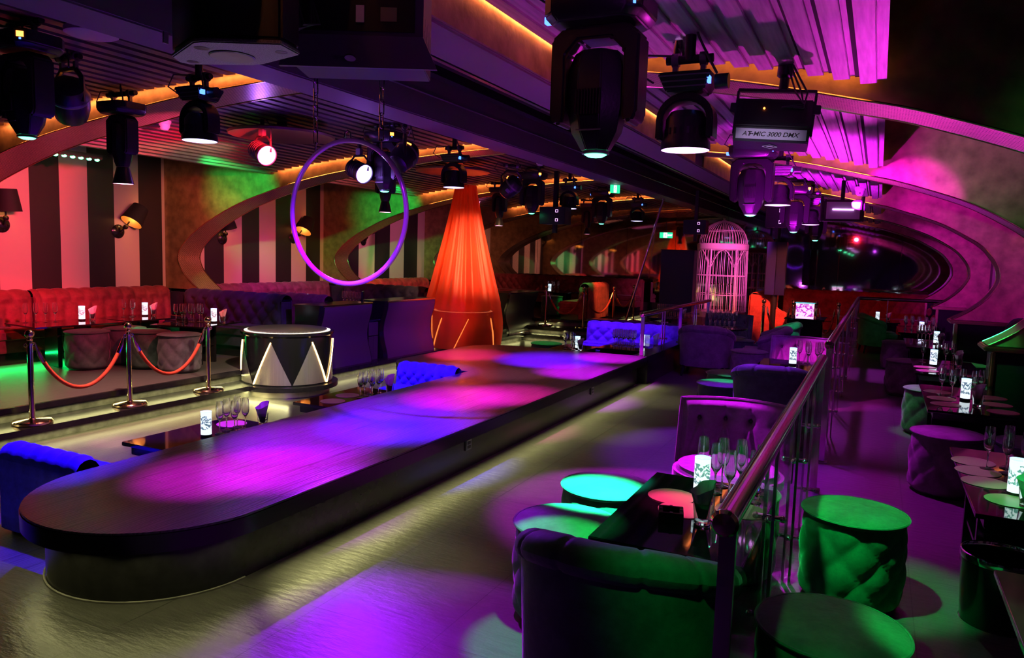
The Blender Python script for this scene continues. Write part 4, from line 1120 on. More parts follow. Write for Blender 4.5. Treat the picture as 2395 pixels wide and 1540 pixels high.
# --- aerial hoop
def hoop_mat():
    m = mat('pale_glossy_hoop', (.80, .74, .86), .16, metal=.35, coat=.6)
    return m
HX, HY, HZ, HR = -3.20, 4.02, 1.86, .472
t = thing('aerial_hoop', 'shining violet lit hoop hanging on chains over the runway', 'hoop', (HX, HY, HZ))
b = MB(); b.tube([(HR * cos(2 * pi * i / 96), 0, HR * sin(2 * pi * i / 96)) for i in range(96)], .0165, 14, closed=True); b.build('ring', hoop_mat(), t)
for x in (-.27, .27, 0):
    z = sqrt(HR * HR - x * x); b = MB(); b.tube([(x - .03, 0, z - .0), (x - .022, 0, z + .05), (x, 0, z + .065), (x + .022, 0, z + .05), (x + .03, 0, z)] if x == 0 else [(x, 0, z), (x, 0, z + .085)], .006, 8); b.build('pendant_eyelet', M['steel'], t)
def chain(label, x, z0, z1):
    t = thing('ceiling_chain', label, 'chain', (x, HY, z0)); b = MB()
    L = .098; n = int((z1 - z0) / (L * .82)) + 1
    for k in range(n):
        c = L / 2 + k * L * .82; pts = []
        for i in range(16):
            a = 2 * pi * i / 16; r = .017
            p = (r * cos(a), 0, c + (L / 2 - r) * (1 if sin(a) > 0 else -1) + r * sin(a)); pts.append(p if k % 2 == 0 else (0, p[0], p[2]))
        b.tube(pts, .0042, 6, closed=True)
    b.build('chain_links', M['steel'], t); return t
zz = HZ + sqrt(HR ** 2 - .27 ** 2) + .07
chain('steel chain holding the hoop on the side of the shallow ceiling dish', HX - .27, zz, 3.0)
chain('steel chain holding the hoop on the side of the ceiling beam', HX + .27, zz, 3.0)
# --- ceiling fittings
def dish(x, y, z, r, label, zc):
    t = thing('ceiling_dish', label, 'ceiling dish', (x, y, z))
    b = MB(); b.lathe([(r, .03), (r + .01, .02), (r, .0), (r * .96, .004), (r * .7, .035), (r * .3, .055), (.001, .06)], 64, cap=False); b.build('dish', M['gold2'], t)
    b = MB(); b.cyl(0, 0, .06, zc - z, .05, 20); b.build('stem', M['black'], t)
    return t
M['gold2'] = mat('bronze_dish', (.16, .095, .06), .38, metal=.4)
dish(-5.36, 5.72, 2.70, .50, 'wide shallow bronze ceiling dish behind the par spotlight', 2.9); dish(-5.26, 8.85, 2.70, .50, 'wide shallow bronze ceiling dish behind the wash head over the silk', 2.9)
t = thing('ceiling_speaker', 'flat white round ceiling speaker near the top edge of the slatted ceiling', 'ceiling speaker', (-4.32, 3.02, 2.845)); b = MB(); b.lathe([(.14, .02), (.14, .0), (.125, -.006), (.001, -.008)], 40, cap=False); b.build('grille', M['whiteplas'], t); b = MB(); b.lathe([(.147, .03), (.147, .002), (.139, -.002), (.139, .02)], 40, cap=False); b.build('rim', M['whiteplas'], t)
t = thing('ceiling_speaker', 'flat pale ceiling speaker beside the first green exit sign', 'ceiling speaker', (-4.0, 11.0, 2.87)); b = MB(); b.lathe([(.15, .02), (.15, .0), (.13, -.01), (.001, -.012)], 36, cap=False); b.build('grille', M['whiteplas'], t); b = MB(); b.lathe([(.157, .03), (.157, .002), (.149, -.002), (.149, .02)], 36, cap=False); b.build('rim', M['whiteplas'], t)
def dome_cam():
    t = thing('dome_camera', 'x', 'camera')
    b = MB(); b.lathe([(.062, .05), (.064, .02), (.056, .0), (.001, .0)], 28, cap=False); b.build('mount', M['whiteplas'], t)
    b = MB(); b.lathe([(.052, .0), (.05, -.03), (.032, -.055), (.001, -.062)], 28, cap=False); b.build('dome', M['whiteplas'], t)
    b = MB(); b.ball(.0, -.045, -.028, .010, 8, 6); b.build('camera_eye', M['black'], t)
    return t
KD = Kind(dome_cam)
KD((-6.2, 5.05, 2.75), 'pink lit dome camera under the slats by the first orange cove'); KD((-4.08, 9.08, 2.84), 'dome camera at the beam past the red silk'); KD((-3.98, 13.42, 2.85), 'distant dome camera beside the beam'); KD((-.27, 10.2, 2.52), 'white dome camera under the ribbed ceiling at the end of the boards')
t = thing('track_spotlight', 'small silver spotlight on the ribbed ceiling boards', 'spotlight', (-.95, 3.78, 2.645)); b = MB(); b.m = RX(.5); b.lathe([(.03, .06), (.04, .02), (.045, -.03), (.04, -.035), (.03, -.02)], 24, cap=False); b.build('can', M['chrome'], t); b = MB(); b.m = RX(.5); b.disc(0, 0, -.022, .034, 24); b.build('lens', M['mauvelens'], t); b = MB(); b.cyl(0, .02, .04, .09, .05, 24); b.build('mount', M['grey'], t)
# LED bar of eight green lamps
t = thing('led_bar', 'black bar of eight green lamps above the striped wall', 'light bar', (-8.42, 5.56, 2.585), 0)
b = MB(); b.cbox(0, 0, .03, .07, .82, .06); b.build('housing', M['housing'], t, bevel=.006)
for i in range(8): b = MB(); b.ball(.012, -.35 + .1 * i, -.006, .026, 14, 8, .6); b.build('lamp_lens', M['greenled'], t)
b = MB(); b.cyl(0, 0, .06, .2, .015, 8); b.build('ceiling_bracket', M['black'], t)
# loudspeakers under the beam
def box_speaker():
    t = thing('ceiling_loudspeaker', 'x', 'loudspeaker')
    b = MB(); b.cbox(0, 0, 0, .40, .26, .25); b.build('cabinet', M['housing'], t, bevel=.006)
    b = MB(); b.cbox(0, -.132, 0, .38, .006, .004); b.build('seam', M['black'], t)
    for z in (.065, -.065):
        b = MB(); b.m = TR(.075, -.134, z); b.tube([(.018 * sx, 0, .018 * sz) for sx, sz in ((-1, -1), (1, -1), (1, 1), (-1, 1))], .003, 5, closed=True); b.build('square_badge', M['mauvelens'], t)
    b = MB(); b.cbox(0, 0, .2, .06, .06, .9); b.build('ceiling_bracket', M['black'], t)
    return t
KX = Kind(box_speaker)
KX((-4.33, 10.25, 2.20), 'dark loudspeaker box with two small square badges left of the violet beam'); KX((-1.42, 11.9, 2.30), 'violet lit loudspeaker box with two square badges above the dark column', scale=(.75, .9, 1.3)); KX((-3.0, 13.6, 2.20), 'dark blue loudspeaker box near the beam end')
t = thing('tower_speaker', 'glossy dark blue column under the violet loudspeaker box', 'column speaker', (-1.75, 14.95, 1.0))
b = MB(); b.cbox(-.08, 0, .5, .17, .2, 1.0); b.build('front_panel', mat('navy_gloss', (.02, .02, .08), .15), t, bevel=.006)
b = MB(); b.cbox(.10, .02, .5, .17, .2, 1.0); b.build('side_panel', M['lacquer'], t, bevel=.006)
b = MB(); b.cyl(0, .02, 1.0, 1.7, .05, 12); b.build('ceiling_pole', M['black'], t)
b = MB(); b.cyl(0, .02, -1.0, .0, .06, 12); b.build('stand_pole', M['black'], t)
# exit signs
def exit_sign(loc, rz, label, txt, scale=1):
    t = thing('exit_sign', label, 'exit sign', loc, rz)
    b = MB(); b.cbox(0, 0, 0, .36, .03, .16); b.build('case', M['sign'], t, bevel=.004)
    b = MB(); b.m = TR(-.02 if txt else 0, -.0165, 0); S = .05
    b.box(-.052, .052, -.001, 0, -.07, .07)
    b.build('door_pictogram', M['signw'], t)
    b = MB(); b.m = TR(-.02 if txt else 0, -.018, 0)
    b.m = b.m @ RX(pi / 2); b.disc(.004, .045, 0, .011, 14)
    for p, q, w in (((0, .03), (-.006, -.005), .011), ((-.004, .025), (-.028, .012), .006), ((.002, .028), (.026, .014), .006), ((-.006, -.005), (.02, -.022), .008), ((.02, -.022), (.014, -.052), .007), ((-.006, -.005), (-.02, -.028), .008), ((-.02, -.028), (-.042, -.03), .007)):
        b.tube([(p[0], p[1], 0), (q[0], q[1], 0)], w, 6)
    b.build('running_figure', M['sign'], t)
    if txt:
        v, f = text_mesh('EXIT', .065); b = MB(); b.m = TR(.045, -.0165, -.022) @ RX(pi / 2); b.put(v, f); b.build('lettering', M['signw'], t, norm=False, smooth=False)
    b = MB(); b.cbox(0, 0, .25, .02, .02, .4); b.build('bracket', M['black'], t)
    return t
exit_sign((-3.78, 11.3, 2.68), .75, 'green running figure exit sign beside the beam', False).scale = (.45, .45, .8)
exit_sign((-3.95, 15.2, 2.10), .2, 'green exit sign with white letters over the dark blue partition', True).scale = (.72, .72, .72)
# ================================================================== placing things
# --- right of the runway, nearest group round the black table
LT = Kind(table(.58, 1.0, .545, ins=.3, apron=False, pw=.3)); RT = Kind(table(.62, 1.36, .545, ins=.42)); PT = Kind(table(.52, .92, .36)); HT = Kind(table(.70, 1.12, .63, ins=.38, apron=False, pw=.3)); SQ = Kind(table(.62, .8, .58, ins=.15))
LT((-.645, 3.15, 0), 'black glass lounge table between two green ottomans and the handrail')
KAG((-.715, 2.40, 0), 'dark green tub armchair seen from behind at the near end of the flute table', rz=.04)
KAL((-.72, 4.50, 0), 'lilac buttoned armchair at the far end of the flute table', rz=pi + .03)
KOG((-1.19, 3.64, 0), 'green ottoman with the brightest lit top beside the flute table')
KOG((-1.17, 3.03, 0), 'green ottoman with half bright top, next to the back of the near armchair', rz=.5)
KOG((-.60, 3.91, 0), 'green ottoman squeezed between the flute table and the handrail', rz=.9)
KOG((-.02, 3.88, 0), 'bright green tufted ottoman standing alone in the aisle beside the handrail', rz=.2)
KOG((-.055, 2.58, 0), 'dark green ottoman cut by the bottom of the photo in the aisle', rz=1.3)
G1 = 'flutes on the table beside the handrail'
for x, y in ((-.52, 3.60), (-.42, 3.55), (-.50, 3.49), (-.60, 3.58), (-.43, 3.42), (-.53, 3.36), (-.61, 3.46), (-.69, 3.56)):
    KF((x, y, .546), 'champagne flute in the cluster on the black table next to the near handrail', group=G1)
KL((-.66, 3.40, .546), 'glowing printed table lantern on the black table next to the near handrail', rz=.7)
KT((-.575, 3.02, .546), 'tumbler holding a napkin on the black table next to the near handrail')
KN((-.575, 3.02, .551), 'folded napkin standing in the tumbler next to the ashtray', rz=.4)
KAS((-.70, 3.0, .546), 'square black ashtray on the table in front of the flutes', rz=.25)
KM((-.77, 3.30, .546), 'round placemat on the flute table by the brightest green ottoman')
KM((-.68, 3.14, .546), 'round placemat under the ashtray and tumbler side of the flute table')
KM((-.46, 3.26, .546), 'round placemat on the flute table closest to the handrail')
# --- table row along the aisle
RX0 = .72
rows = [('nearest whole', 4.46), ('second', 7.08), ('third', 9.24), ('fourth', 11.95), ('fifth', 14.3)]
RT((RX0 + .05, 4.46, 0), 'black table with gold placemats and the lantern beside a green napkin, right of the aisle')
RT((RX0, 7.08, 0), 'black table in the aisle row holding flutes, a lantern and a violet napkin')
RT((RX0, 9.24, 0), 'black table in the aisle row, third from the near end')
RT((RX0, 11.95, 0), 'black table in the aisle row, fourth from the near end')
RT((RX0 - .05, 14.35, 0), 'black table in the aisle row nearest the cross rail')
RT((.76, 2.42, 0), 'black table cut by the right edge of the photo in front of the waste bin')
KB((.60, 3.94, 0), 'dark waste bin with a chrome rim on the aisle floor by the black table')
for (x, y, lab) in ((.53, 6.12, 'dark ottoman between the nearest two whole tables of the aisle row'), (.54, 8.24, 'ottoman behind the violet napkin table with a bright green rim light'),
                    (.40, 10.55, 'grey ottoman on the aisle side between the third and fourth tables'), (.36, 13.1, 'ottoman on the aisle side before the farthest table of the row')):
    KOK((x, y, 0), lab, rz=x * 3)
for (x, y, lab) in ((1.05, 8.56, 'green topped ottoman on the wall side behind the violet napkin table'), (1.05, 10.62, 'green ottoman on the wall side beyond the third table of the aisle row'), (1.04, 6.08, 'ottoman on the wall side by the dark booth between the first two whole tables')):
    KOG((x, y, 0), lab, rz=x * 2)
KAG((.02, 15.4, 0), 'dark armchair at the far end of the aisle in front of the cross rail', rz=-1.4)
def setfl(lst, lab, grp, z):
    for x, y in lst: KF((x, y, z), lab, group=grp)
zt = .546
setfl([(.60, 4.66), (.68, 4.62), (.76, 4.60), (.70, 4.75), (.84, 4.58), (.80, 4.72)], 'champagne flute on the table with the green napkin', 'flutes on the green napkin table', zt)
KL((.665, 4.20, zt), 'glowing printed lantern next to the green napkin', rz=2)
KT((.685, 4.00, zt), 'tumbler with the green lit napkin on the aisle row table'); KN((.685, 4.00, zt + .005), 'green lit napkin in a tumbler on the aisle row table', rz=.2)
for x, y, lab in ((.55, 4.80, 'near the dark ottoman'), (.55, 4.58, 'in the middle on the aisle edge'), (.56, 4.36, 'on the aisle edge closest to the lantern'), (.63, 4.07, 'under the green napkin tumbler')):
    KM((x, y, zt), 'gold placemat on the green napkin table, ' + lab)
KAS((.80, 4.05, zt), 'black ashtray behind the green napkin tumbler')
setfl([(.55, 7.20), (.62, 7.12), (.70, 7.22), (.78, 7.16), (.84, 7.26)], 'champagne flute on the table with the violet napkin', 'flutes on the violet napkin table', zt)
KL((.71, 7.05, zt), 'glowing printed lantern next to the violet napkin', rz=.9)
KT((.77, 6.78, zt), 'tumbler with the violet napkin on the aisle row table'); KN((.77, 6.78, zt + .005), 'violet lit napkin in a tumbler on the aisle row table', rz=.1)
for x, y, lab in ((.53, 7.35, 'farthest on the aisle side'), (.54, 7.0, 'middle of the aisle side'), (.55, 6.72, 'nearest the aisle corner'), (.93, 7.3, 'wall side behind the flutes'), (.92, 6.95, 'wall side in the middle'), (.92, 6.62, 'wall side nearest')):
    KM((x, y, zt), 'gold placemat on the violet napkin table, ' + lab)
setfl([(.52, 9.55), (.66, 9.6), (.74, 9.52), (.82, 9.6)], 'champagne flute on the third table of the aisle row', 'flutes on the third aisle table', zt)
KL((.61, 9.30, zt), 'glowing printed lantern on the third table of the aisle row', rz=.3)
KT((.86, 9.42, zt), 'tumbler with a napkin on the third table of the aisle row'); KN((.86, 9.42, zt + .005), 'green edged napkin on the third table of the aisle row', rz=.6)
for x, y, lab in ((.52, 9.1, 'beside the lantern'), (.53, 8.8, 'nearest the aisle corner')):
    KM((x, y, zt), 'gold placemat on the third aisle row table, ' + lab)
setfl([(.58, 12.2), (.68, 12.25), (.78, 12.2), (.64, 12.4), (.74, 12.42)], 'champagne flute on the fourth table of the aisle row', 'flutes on the fourth aisle table', zt)
KL((.80, 12.0, zt), 'glowing printed lantern on the fourth table of the aisle row', rz=.3)
KT((.84, 11.75, zt), 'tumbler with a napkin on the fourth table of the aisle row'); KN((.84, 11.75, zt + .005), 'napkin in a tumbler on the fourth table of the aisle row', rz=.6)
setfl([(.48 + .10 * (i % 5), 14.15 + .16 * (i // 5) + .05 * (i % 2), ) for i in range(12)], 'champagne flute on the farthest aisle row table', 'flutes on the farthest aisle table', zt)
KL((.70, 13.9, zt), 'glowing printed lantern on the farthest aisle row table', rz=.3)
KL((.05, 16.9, .50), 'small glowing lantern before the red banquette at the end of the aisle'); KT((.25, 16.9, .50), 'tumbler before the red banquette at the end of the aisle'); KN((.25, 16.9, .505), 'pale napkin before the red banquette at the end of the aisle')
SQ((.15, 16.9, 0), 'small black table before the red banquette at the end of the aisle', scale=(1, 1, .86))
# booth seating on the wall side
sofa('booth_sofa', 'high backed navy booth sofa along the wall between the arches right of the aisle', 'sofa', 2.55, M['vnavy'], 1.02, .44, D=.40, loc=(1.70, 10.98, 0), rz=-pi / 2, chan=False)
sofa('booth_sofa', 'navy booth sofa along the wall just past the green napkin table', 'sofa', 2.6, M['vnavy'], .98, .44, D=.40, loc=(1.70, 7.55, 0), rz=-pi / 2, chan=False)

# --- middle group between runway and handrail
SQ((-.74, 8.05, 0), 'black table between the dark armchair back and the lilac lit armchair')
KAG((-.77, 7.00, 0), 'dark armchair seen from behind in front of the lilac lit armchair', rz=.0)
KAL((-.74, 9.12, 0), 'lilac lit tufted armchair facing the camera halfway along the handrail', rz=pi)
setfl([(-.58, 8.15), (-.50, 8.2), (-.60, 8.3), (-.48, 8.32), (-.68, 8.3)], 'champagne flute on the table halfway along the handrail', 'flutes on the middle handrail table', .581)
KL((-.72, 8.06, .581), 'glowing lantern in front of the lilac lit armchair', rz=1.2)
KOG((-1.28, 7.32, 0), 'green topped ottoman beside the dark armchair back, nearer one', rz=.3)
KOG((-1.34, 8.05, 0), 'green topped ottoman beside the dark armchair back, farther one', rz=.8)
KAP((-2.10, 10.55, 0), 'purple lit armchair seen from behind next to the runway parapet', rz=.05)
KAS2((-2.14, 12.3, 0), 'dark green button tufted armchair facing the purple lit armchair back', rz=pi)
def round_table():
    t = thing('pedestal_table', 'x', 'table')
    b = MB(); b.lathe([(.001, .60), (.36, .60), (.37, .61), (.37, .62), (.36, .63), (.001, .63)], 48, cap=False); b.build('tabletop', M['gloss'], t)
    b = MB(); b.cyl(0, 0, .0, .60, .12, 32); b.build('pedestal', M['chrome'], t)
    b = MB(); b.lathe([(.001, 0), (.20, 0), (.20, .012), (.12, .03)], 40, cap=False); b.build('base', M['chrome'], t)
    return t
KR = Kind(round_table)
KR((-2.05, 11.42, 0), 'round black pedestal table between the purple lit and dark green armchairs')
setfl([(-2.22 + .07 * (i % 6), 11.35 + .10 * (i // 6) + .03 * (i % 2)) for i in range(12)], 'small glass in the cluster on the round pedestal table', 'glasses on the round pedestal table', .631)
KAP((-1.32, 11.0, 0), 'purple shadowed armchair turned sideways in front of the green edged one', rz=pi / 2 + .1)
KAG((-1.28, 12.0, 0), 'armchair turned sideways with a bright turquoise top edge', rz=pi / 2 + .05)
KOK((-1.46, 10.22, 0), 'purple lit ottoman before the sideways armchair', rz=.3)
KOG((-1.88, 11.98, 0), 'low green lit ottoman seat between the sideways armchairs and the round table', rz=.3, scale=(1, 1, .9))

# --- pit left of the runway
def love(label, loc, rz, W=.72, zt=.54):
    return sofa('pit_sofa', label, 'sofa', W, M['vblue'], zt, .34, D=.56, bt=.15, pitch=.115, plinth=.16, loc=loc, rz=rz, chan=False)
love('blue velvet pit sofa seen from behind at the rounded end of the runway', (-3.92, 2.58, -.14), pi)
love('blue tufted pit sofa facing the camera under the widened runway deck', (-4.60, 6.80, -.14), 0, zt=.56)
PT((-4.20, 3.72, -.14), 'low black pit table with a lantern and flutes next to the near pit sofa', scale=(1, 1, 1.2))
PT((-4.20, 5.35, -.14), 'low black pit table with red placemats next to the far pit sofa', scale=(1, 1, 1.2))
zp = -.14 + .36 * 1.2 + .001
KL((-4.12, 3.66, zp), 'glowing lantern on the low pit table nearest the camera', rz=.5)
setfl([(-4.10, 3.76), (-4.04, 3.84), (-4.14, 3.86), (-4.05, 3.95), (-4.15, 3.97)], 'champagne flute on the low pit table nearest the camera', 'flutes on the near pit table', zp)
KT((-4.05, 4.12, zp), 'tumbler with a violet napkin on the near pit table'); KN((-4.05, 4.12, zp + .004), 'violet napkin on the low pit table nearest the camera', rz=1)
setfl([(-4.10, 5.36), (-4.03, 5.44), (-4.13, 5.46), (-4.04, 5.55), (-4.14, 5.56), (-4.08, 5.64)], 'champagne flute on the pit table with red placemats', 'flutes on the far pit table', zp)
KT((-4.02, 5.70, zp), 'tumbler with a napkin on the pit table with red placemats'); KN((-4.02, 5.70, zp + .004), 'pink napkin on the pit table with red placemats', rz=1)
KM((-4.20, 5.10, zp), 'pink lit placemat at the near corner of the far pit table'); KM((-4.26, 5.38, zp), 'pink lit placemat behind the flutes on the far pit table')
KM((-4.26, 4.02, zp), 'pink lit placemat beside the violet napkin on the near pit table')
# second pit beyond the deck
sofa('pit_sofa', 'bright violet tufted pit sofa beyond the runway deck facing the camera', 'sofa', 1.6, M['vblue'], .66, .34, D=.6, bt=.16, pitch=.2, plinth=.14, loc=(-4.42, 12.2, -.14), chan=False)
b = MB(); b.box(-4.5, -2.78, 12.24, 12.50, -.14, .54); struct(b.build('wall_pit_back', M['lacquer'], bevel=.006))
PT((-3.20, 10.55, -.14), 'low black table in front of the violet pit sofa', scale=(1.35, 1.1, 1.3))
PT((-3.85, 9.95, -.14), 'low black table at the edge of the runway deck near the violet pit sofa', scale=(1, .8, 1.25))
z3 = -.14 + .36 * 1.3 + .001; z4 = -.14 + .36 * 1.25 + .001
setfl([(-3.9, 9.75), (-3.82, 9.80), (-3.86, 9.9), (-3.76, 9.72), (-3.95, 9.92)], 'champagne flute on the low table at the edge of the runway deck', 'flutes at the deck edge', z4)
KL((-3.76, 9.88, z4), 'glowing lantern on the low table at the edge of the runway deck')
KT((-3.66, 9.72, z4), 'tumbler with napkin on the low table at the edge of the runway deck'); KN((-3.66, 9.72, z4 + .004), 'violet napkin on the low table at the edge of the runway deck')
setfl([(-3.44 + .07 * (i % 5), 10.55 + .10 * (i // 5)) for i in range(10)], 'pink lit champagne flute before the violet pit sofa', 'flutes before the violet pit sofa', z3)
KL((-3.03, 10.62, z3), 'glowing lantern before the violet pit sofa'); KT((-2.92, 10.95, z3), 'tumbler with a pink napkin before the violet pit sofa'); KN((-2.92, 10.95, z3 + .004), 'pink napkin before the violet pit sofa')
KOG((-4.42, 10.3, -.14), 'green ottoman half hidden behind the runway deck near the violet pit sofa', scale=(1, 1, 1.0))
# tables behind the violet sofa
SQ((-3.3, 13.3, 0), 'black table with glasses behind the violet pit sofa')
setfl([(-3.5 + .07 * (i % 6), 13.2 + .12 * (i // 6)) for i in range(12)], 'glass in the cluster behind the violet pit sofa', 'glasses behind the violet pit sofa', .581)
KT((-3.02, 13.1, .581), 'tumbler with a lilac napkin behind the violet pit sofa'); KN((-3.02, 13.1, .585), 'lilac napkin behind the violet pit sofa', rz=.5)

# --- raised platform on the far side, first booth
PZ = .141
sofa('tufted_banquette', 'burgundy channel tufted banquette section under the striped wall, next to the corner', 'sofa', 2.02, M['vred'], .845, .42, D=.66, pitch=.19, plinth=.14, loc=(WL + .01, 5.78, PZ), rz=pi / 2, group=None)
sofa('tufted_banquette', 'burgundy channel tufted banquette section at the edge of the photo under the striped wall', 'sofa', 2.6, M['vred'], .845, .42, D=.66, pitch=.19, plinth=.14, loc=(WL + .01, 3.15, PZ), rz=pi / 2)
sofa('tufted_banquette', 'dark navy tufted banquette set against the low divider before the first gold arch panel', 'sofa', 1.86, M['vnavy'], .835, .42, D=.6, pitch=.22, plinth=.14, loc=(-9.02, 7.84, PZ), chan=False)
sofa('tufted_banquette', 'plum tufted banquette along the striped wall behind the uncovered drum podium', 'sofa', 3.1, M['vplum'], .845, .42, D=.66, pitch=.2, plinth=.14, loc=(WL + .01, 8.34, PZ), rz=pi / 2)
sofa('tufted_banquette', 'dark tufted banquette against the second divider behind the consoles', 'sofa', 1.8, M['vnavy'], .84, .42, D=.6, pitch=.22, plinth=.14, loc=(-9.02, 11.44, PZ), chan=False)
b = MB(); b.box(-7.2, -6.98, 7.2, 8.3, PZ, .90)
sofa('tufted_banquette', 'purple topped banquette whose back faces the pit beside the first console', 'sofa', 1.15, M['vplum'], .80, .42, D=.55, pitch=.2, plinth=.14, loc=(-7.1, 8.42, PZ), rz=pi, chan=False)
sofa('tufted_banquette', 'orange lit red banquette along the wall behind the red silk drape', 'sofa', 3.0, M['vorange'], .86, .42, D=.66, pitch=.2, plinth=.14, loc=(WL + .01, 12.0, PZ), rz=pi / 2)
sofa('tufted_banquette', 'dark red tufted banquette at the far end of the raised platform', 'sofa', 4.3, M['vred'], .80, .40, D=.62, pitch=.2, plinth=.12, loc=(-9.6, 18.5, .281), chan=False)
sofa('lounge_sofa', 'orange lit sofa end beside the dark blue partition on the raised platform', 'sofa', 1.3, M['vorange'], .78, .38, D=.7, pitch=.22, plinth=.12, loc=(-5.35, 15.9, .281), rz=-pi / 2, chan=False)
b = MB()
# tables of the first booth
for (x, y, lab, rz) in ((-8.66, 5.66, 'black table with four flutes before the burgundy banquette', -.1), (-8.68, 6.66, 'black table in the corner of the burgundy and navy banquettes', .0), (-7.60, 6.64, 'black table with green lit flutes before the navy banquette', .25)):
    HT((x, y, PZ), lab, rz=rz, scale=(1, .78, .80) if y > 6 else (1, .95, .80))
zb = PZ + .63 * .8 + .001
KOG((-8.22, 5.60, PZ), 'dark ottoman at the front of the four flute table on the platform', rz=.1, scale=(1, 1, 1)); KOG((-8.24, 6.10, PZ), 'dark ottoman half hidden behind another one by the middle stanchion', rz=.8)
KOG((-7.74, 6.04, PZ), 'ottoman with a turquoise rim light on the platform', rz=.2); KOK((-7.24, 6.06, PZ), 'ottoman with a red top next to the turquoise lit one', rz=.2)
setfl([(-8.93, 5.33), (-8.88, 5.42), (-8.84, 5.51), (-8.80, 5.60)], 'flute in the row of four before the burgundy banquette', 'row of four flutes', zb)
KL((-8.78, 5.92, zb), 'glowing lantern on the four flute table'); KT((-8.74, 6.03, zb), 'tumbler with a pink napkin on the four flute table'); KN((-8.74, 6.03, zb + .004), 'pink napkin on the four flute table', rz=.7)
setfl([(-8.82, 6.52), (-8.76, 6.60), (-8.82, 6.66)], 'red lit flute on the corner table', 'flutes on the corner table', zb)
KL((-8.80, 6.82, zb), 'glowing lantern on the corner table'); KT((-8.76, 6.92, zb), 'tumbler with a red napkin on the corner table'); KN((-8.76, 6.92, zb + .004), 'red lit napkin on the corner table', rz=.7)
setfl([(-7.80 + .06 * (i % 4), 6.48 + .08 * (i % 4) + .09 * (i // 4)) for i in range(7)], 'green lit flute before the navy banquette', 'green lit flutes', zb)
KL((-7.50, 6.80, zb), 'glowing lantern beside the green lit flutes'); KT((-7.39, 6.84, zb), 'tumbler with an orange napkin beside the green lit flutes'); KN((-7.39, 6.84, zb + .004), 'orange lit napkin beside the green lit flutes', rz=.4)
KAS((-7.86, 6.62, zb), 'red lit ashtray beside the green lit flutes')
KB((-8.22, 6.72, PZ), 'small bin with chrome rim under the corner table on the platform', scale=.75)
# second booth tables, mostly hidden
HT((-8.6, 9.6, PZ), 'black table before the plum banquette behind the consoles', scale=(1, 1, .85))
zc = PZ + .63 * .85 + .001
setfl([(-8.8 + .07 * i, 9.3 + .05 * i) for i in range(6)], 'flute standing before the plum banquette', 'flutes before the plum banquette', zc)
KL((-8.5, 9.7, zc), 'glowing lantern before the plum banquette')
HT((-7.9, 10.2, PZ), 'black table with green glasses behind the second console', scale=(1, 1, .85))
setfl([(-8.1 + .07 * (i % 6), 10.1 + .1 * (i // 6)) for i in range(9)], 'green lit flute behind the second console', 'flutes behind the second console', zc)
# far platform
HT((-6.6, 16.2, .281), 'black table with a lantern behind the far stanchions', scale=(1, 1, .8))
KL((-6.75, 15.8, .281 + .505), 'glowing lantern behind the nearest far stanchion'); setfl([(-6.85, 15.95), (-6.8, 16.05), (-6.72, 15.98), (-6.66, 16.1)], 'glass behind the nearest far stanchion', 'glasses behind the far stanchions', .786)
HT((-5.9, 16.5, .281), 'black table behind the middle far stanchions', scale=(.8, .8, .8))
KL((-6.05, 16.3, .786), 'glowing lantern among glasses behind the middle far stanchions'); setfl([(-6.15 + .06 * i, 16.45) for i in range(6)], 'glass behind the middle far stanchions', 'glasses behind the middle far stanchions', .786)
KT((-5.72, 16.3, .786), 'tumbler with a lilac napkin behind the middle far stanchions'); KN((-5.72, 16.3, .79), 'lilac napkin behind the middle far stanchions')
KOG((-6.45, 15.25, .281), 'green ottoman on the raised platform behind the middle far stanchions')
# --- rope barriers
for x, y, z, lab in ((-6.62, 3.98, .001, 'polished stanchion on the step nearest the edge of the photo'), (-6.62, 4.94, .001, 'polished stanchion in the middle of the near rope barrier'), (-6.60, 5.90, .001, 'polished stanchion on the step next to the drum podium'),
                     (-6.58, 12.75, .001, 'polished stanchion between the red silk and the third console'), (-6.23, 14.42, .141, 'far stanchion next to the third console'), (-5.42, 14.5, .141, 'second far stanchion on the curved steps'),
                     (-5.1, 15.5, .141, 'third far stanchion on the curved steps'), (-5.08, 16.9, .141, 'fourth far stanchion on the curved steps'),
                     (-1.86, 14.45, 0, 'stanchion in front of the red sofa arm'), (-1.36, 14.6, 0, 'stanchion on the runway side of the pink lit display box'), (-.98, 14.75, 0, 'stanchion on the aisle side of the pink lit display box'), (-.60, 14.75, 0, 'stanchion by the far end of the long handrail')):
    KST((x, y, z), lab, rz=0 if y < 13 else (1.57 if x < -5.2 else .2), scale=1.0 if y < 13 else (1.02 if x < -4 else 1.12))
rope('red velvet rope slung between the two stanchions nearest the edge of the photo', (-6.62, 4.03, .70), (-6.62, 4.89, .70), .44)
rope('red velvet rope slung between the middle stanchion and the one by the drum podium', (-6.62, 4.99, .70), (-6.60, 5.85, .70), .44)
rope('red rope between the red silk and the stanchion before the third console', (-6.58, 12.70, .70), (-6.5, 11.9, .58), .30)
rope('red rope between the first two far stanchions', (-6.18, 14.43, .86), (-5.47, 14.5, .86), .45)
rope('red rope between the second and third far stanchions', (-5.40, 14.55, .86), (-5.12, 15.45, .86), .42)
rope('red rope between the third and fourth far stanchions', (-5.09, 15.55, .86), (-5.08, 16.85, .86), .34)
rope('red rope hanging beside the red sofa arm stanchion', (-1.80, 14.48, .80), (-1.42, 14.6, .80), .45)
rope('red rope hanging on the aisle side of the pink lit display box', (-.92, 14.75, .80), (-.66, 14.75, .80), .45)
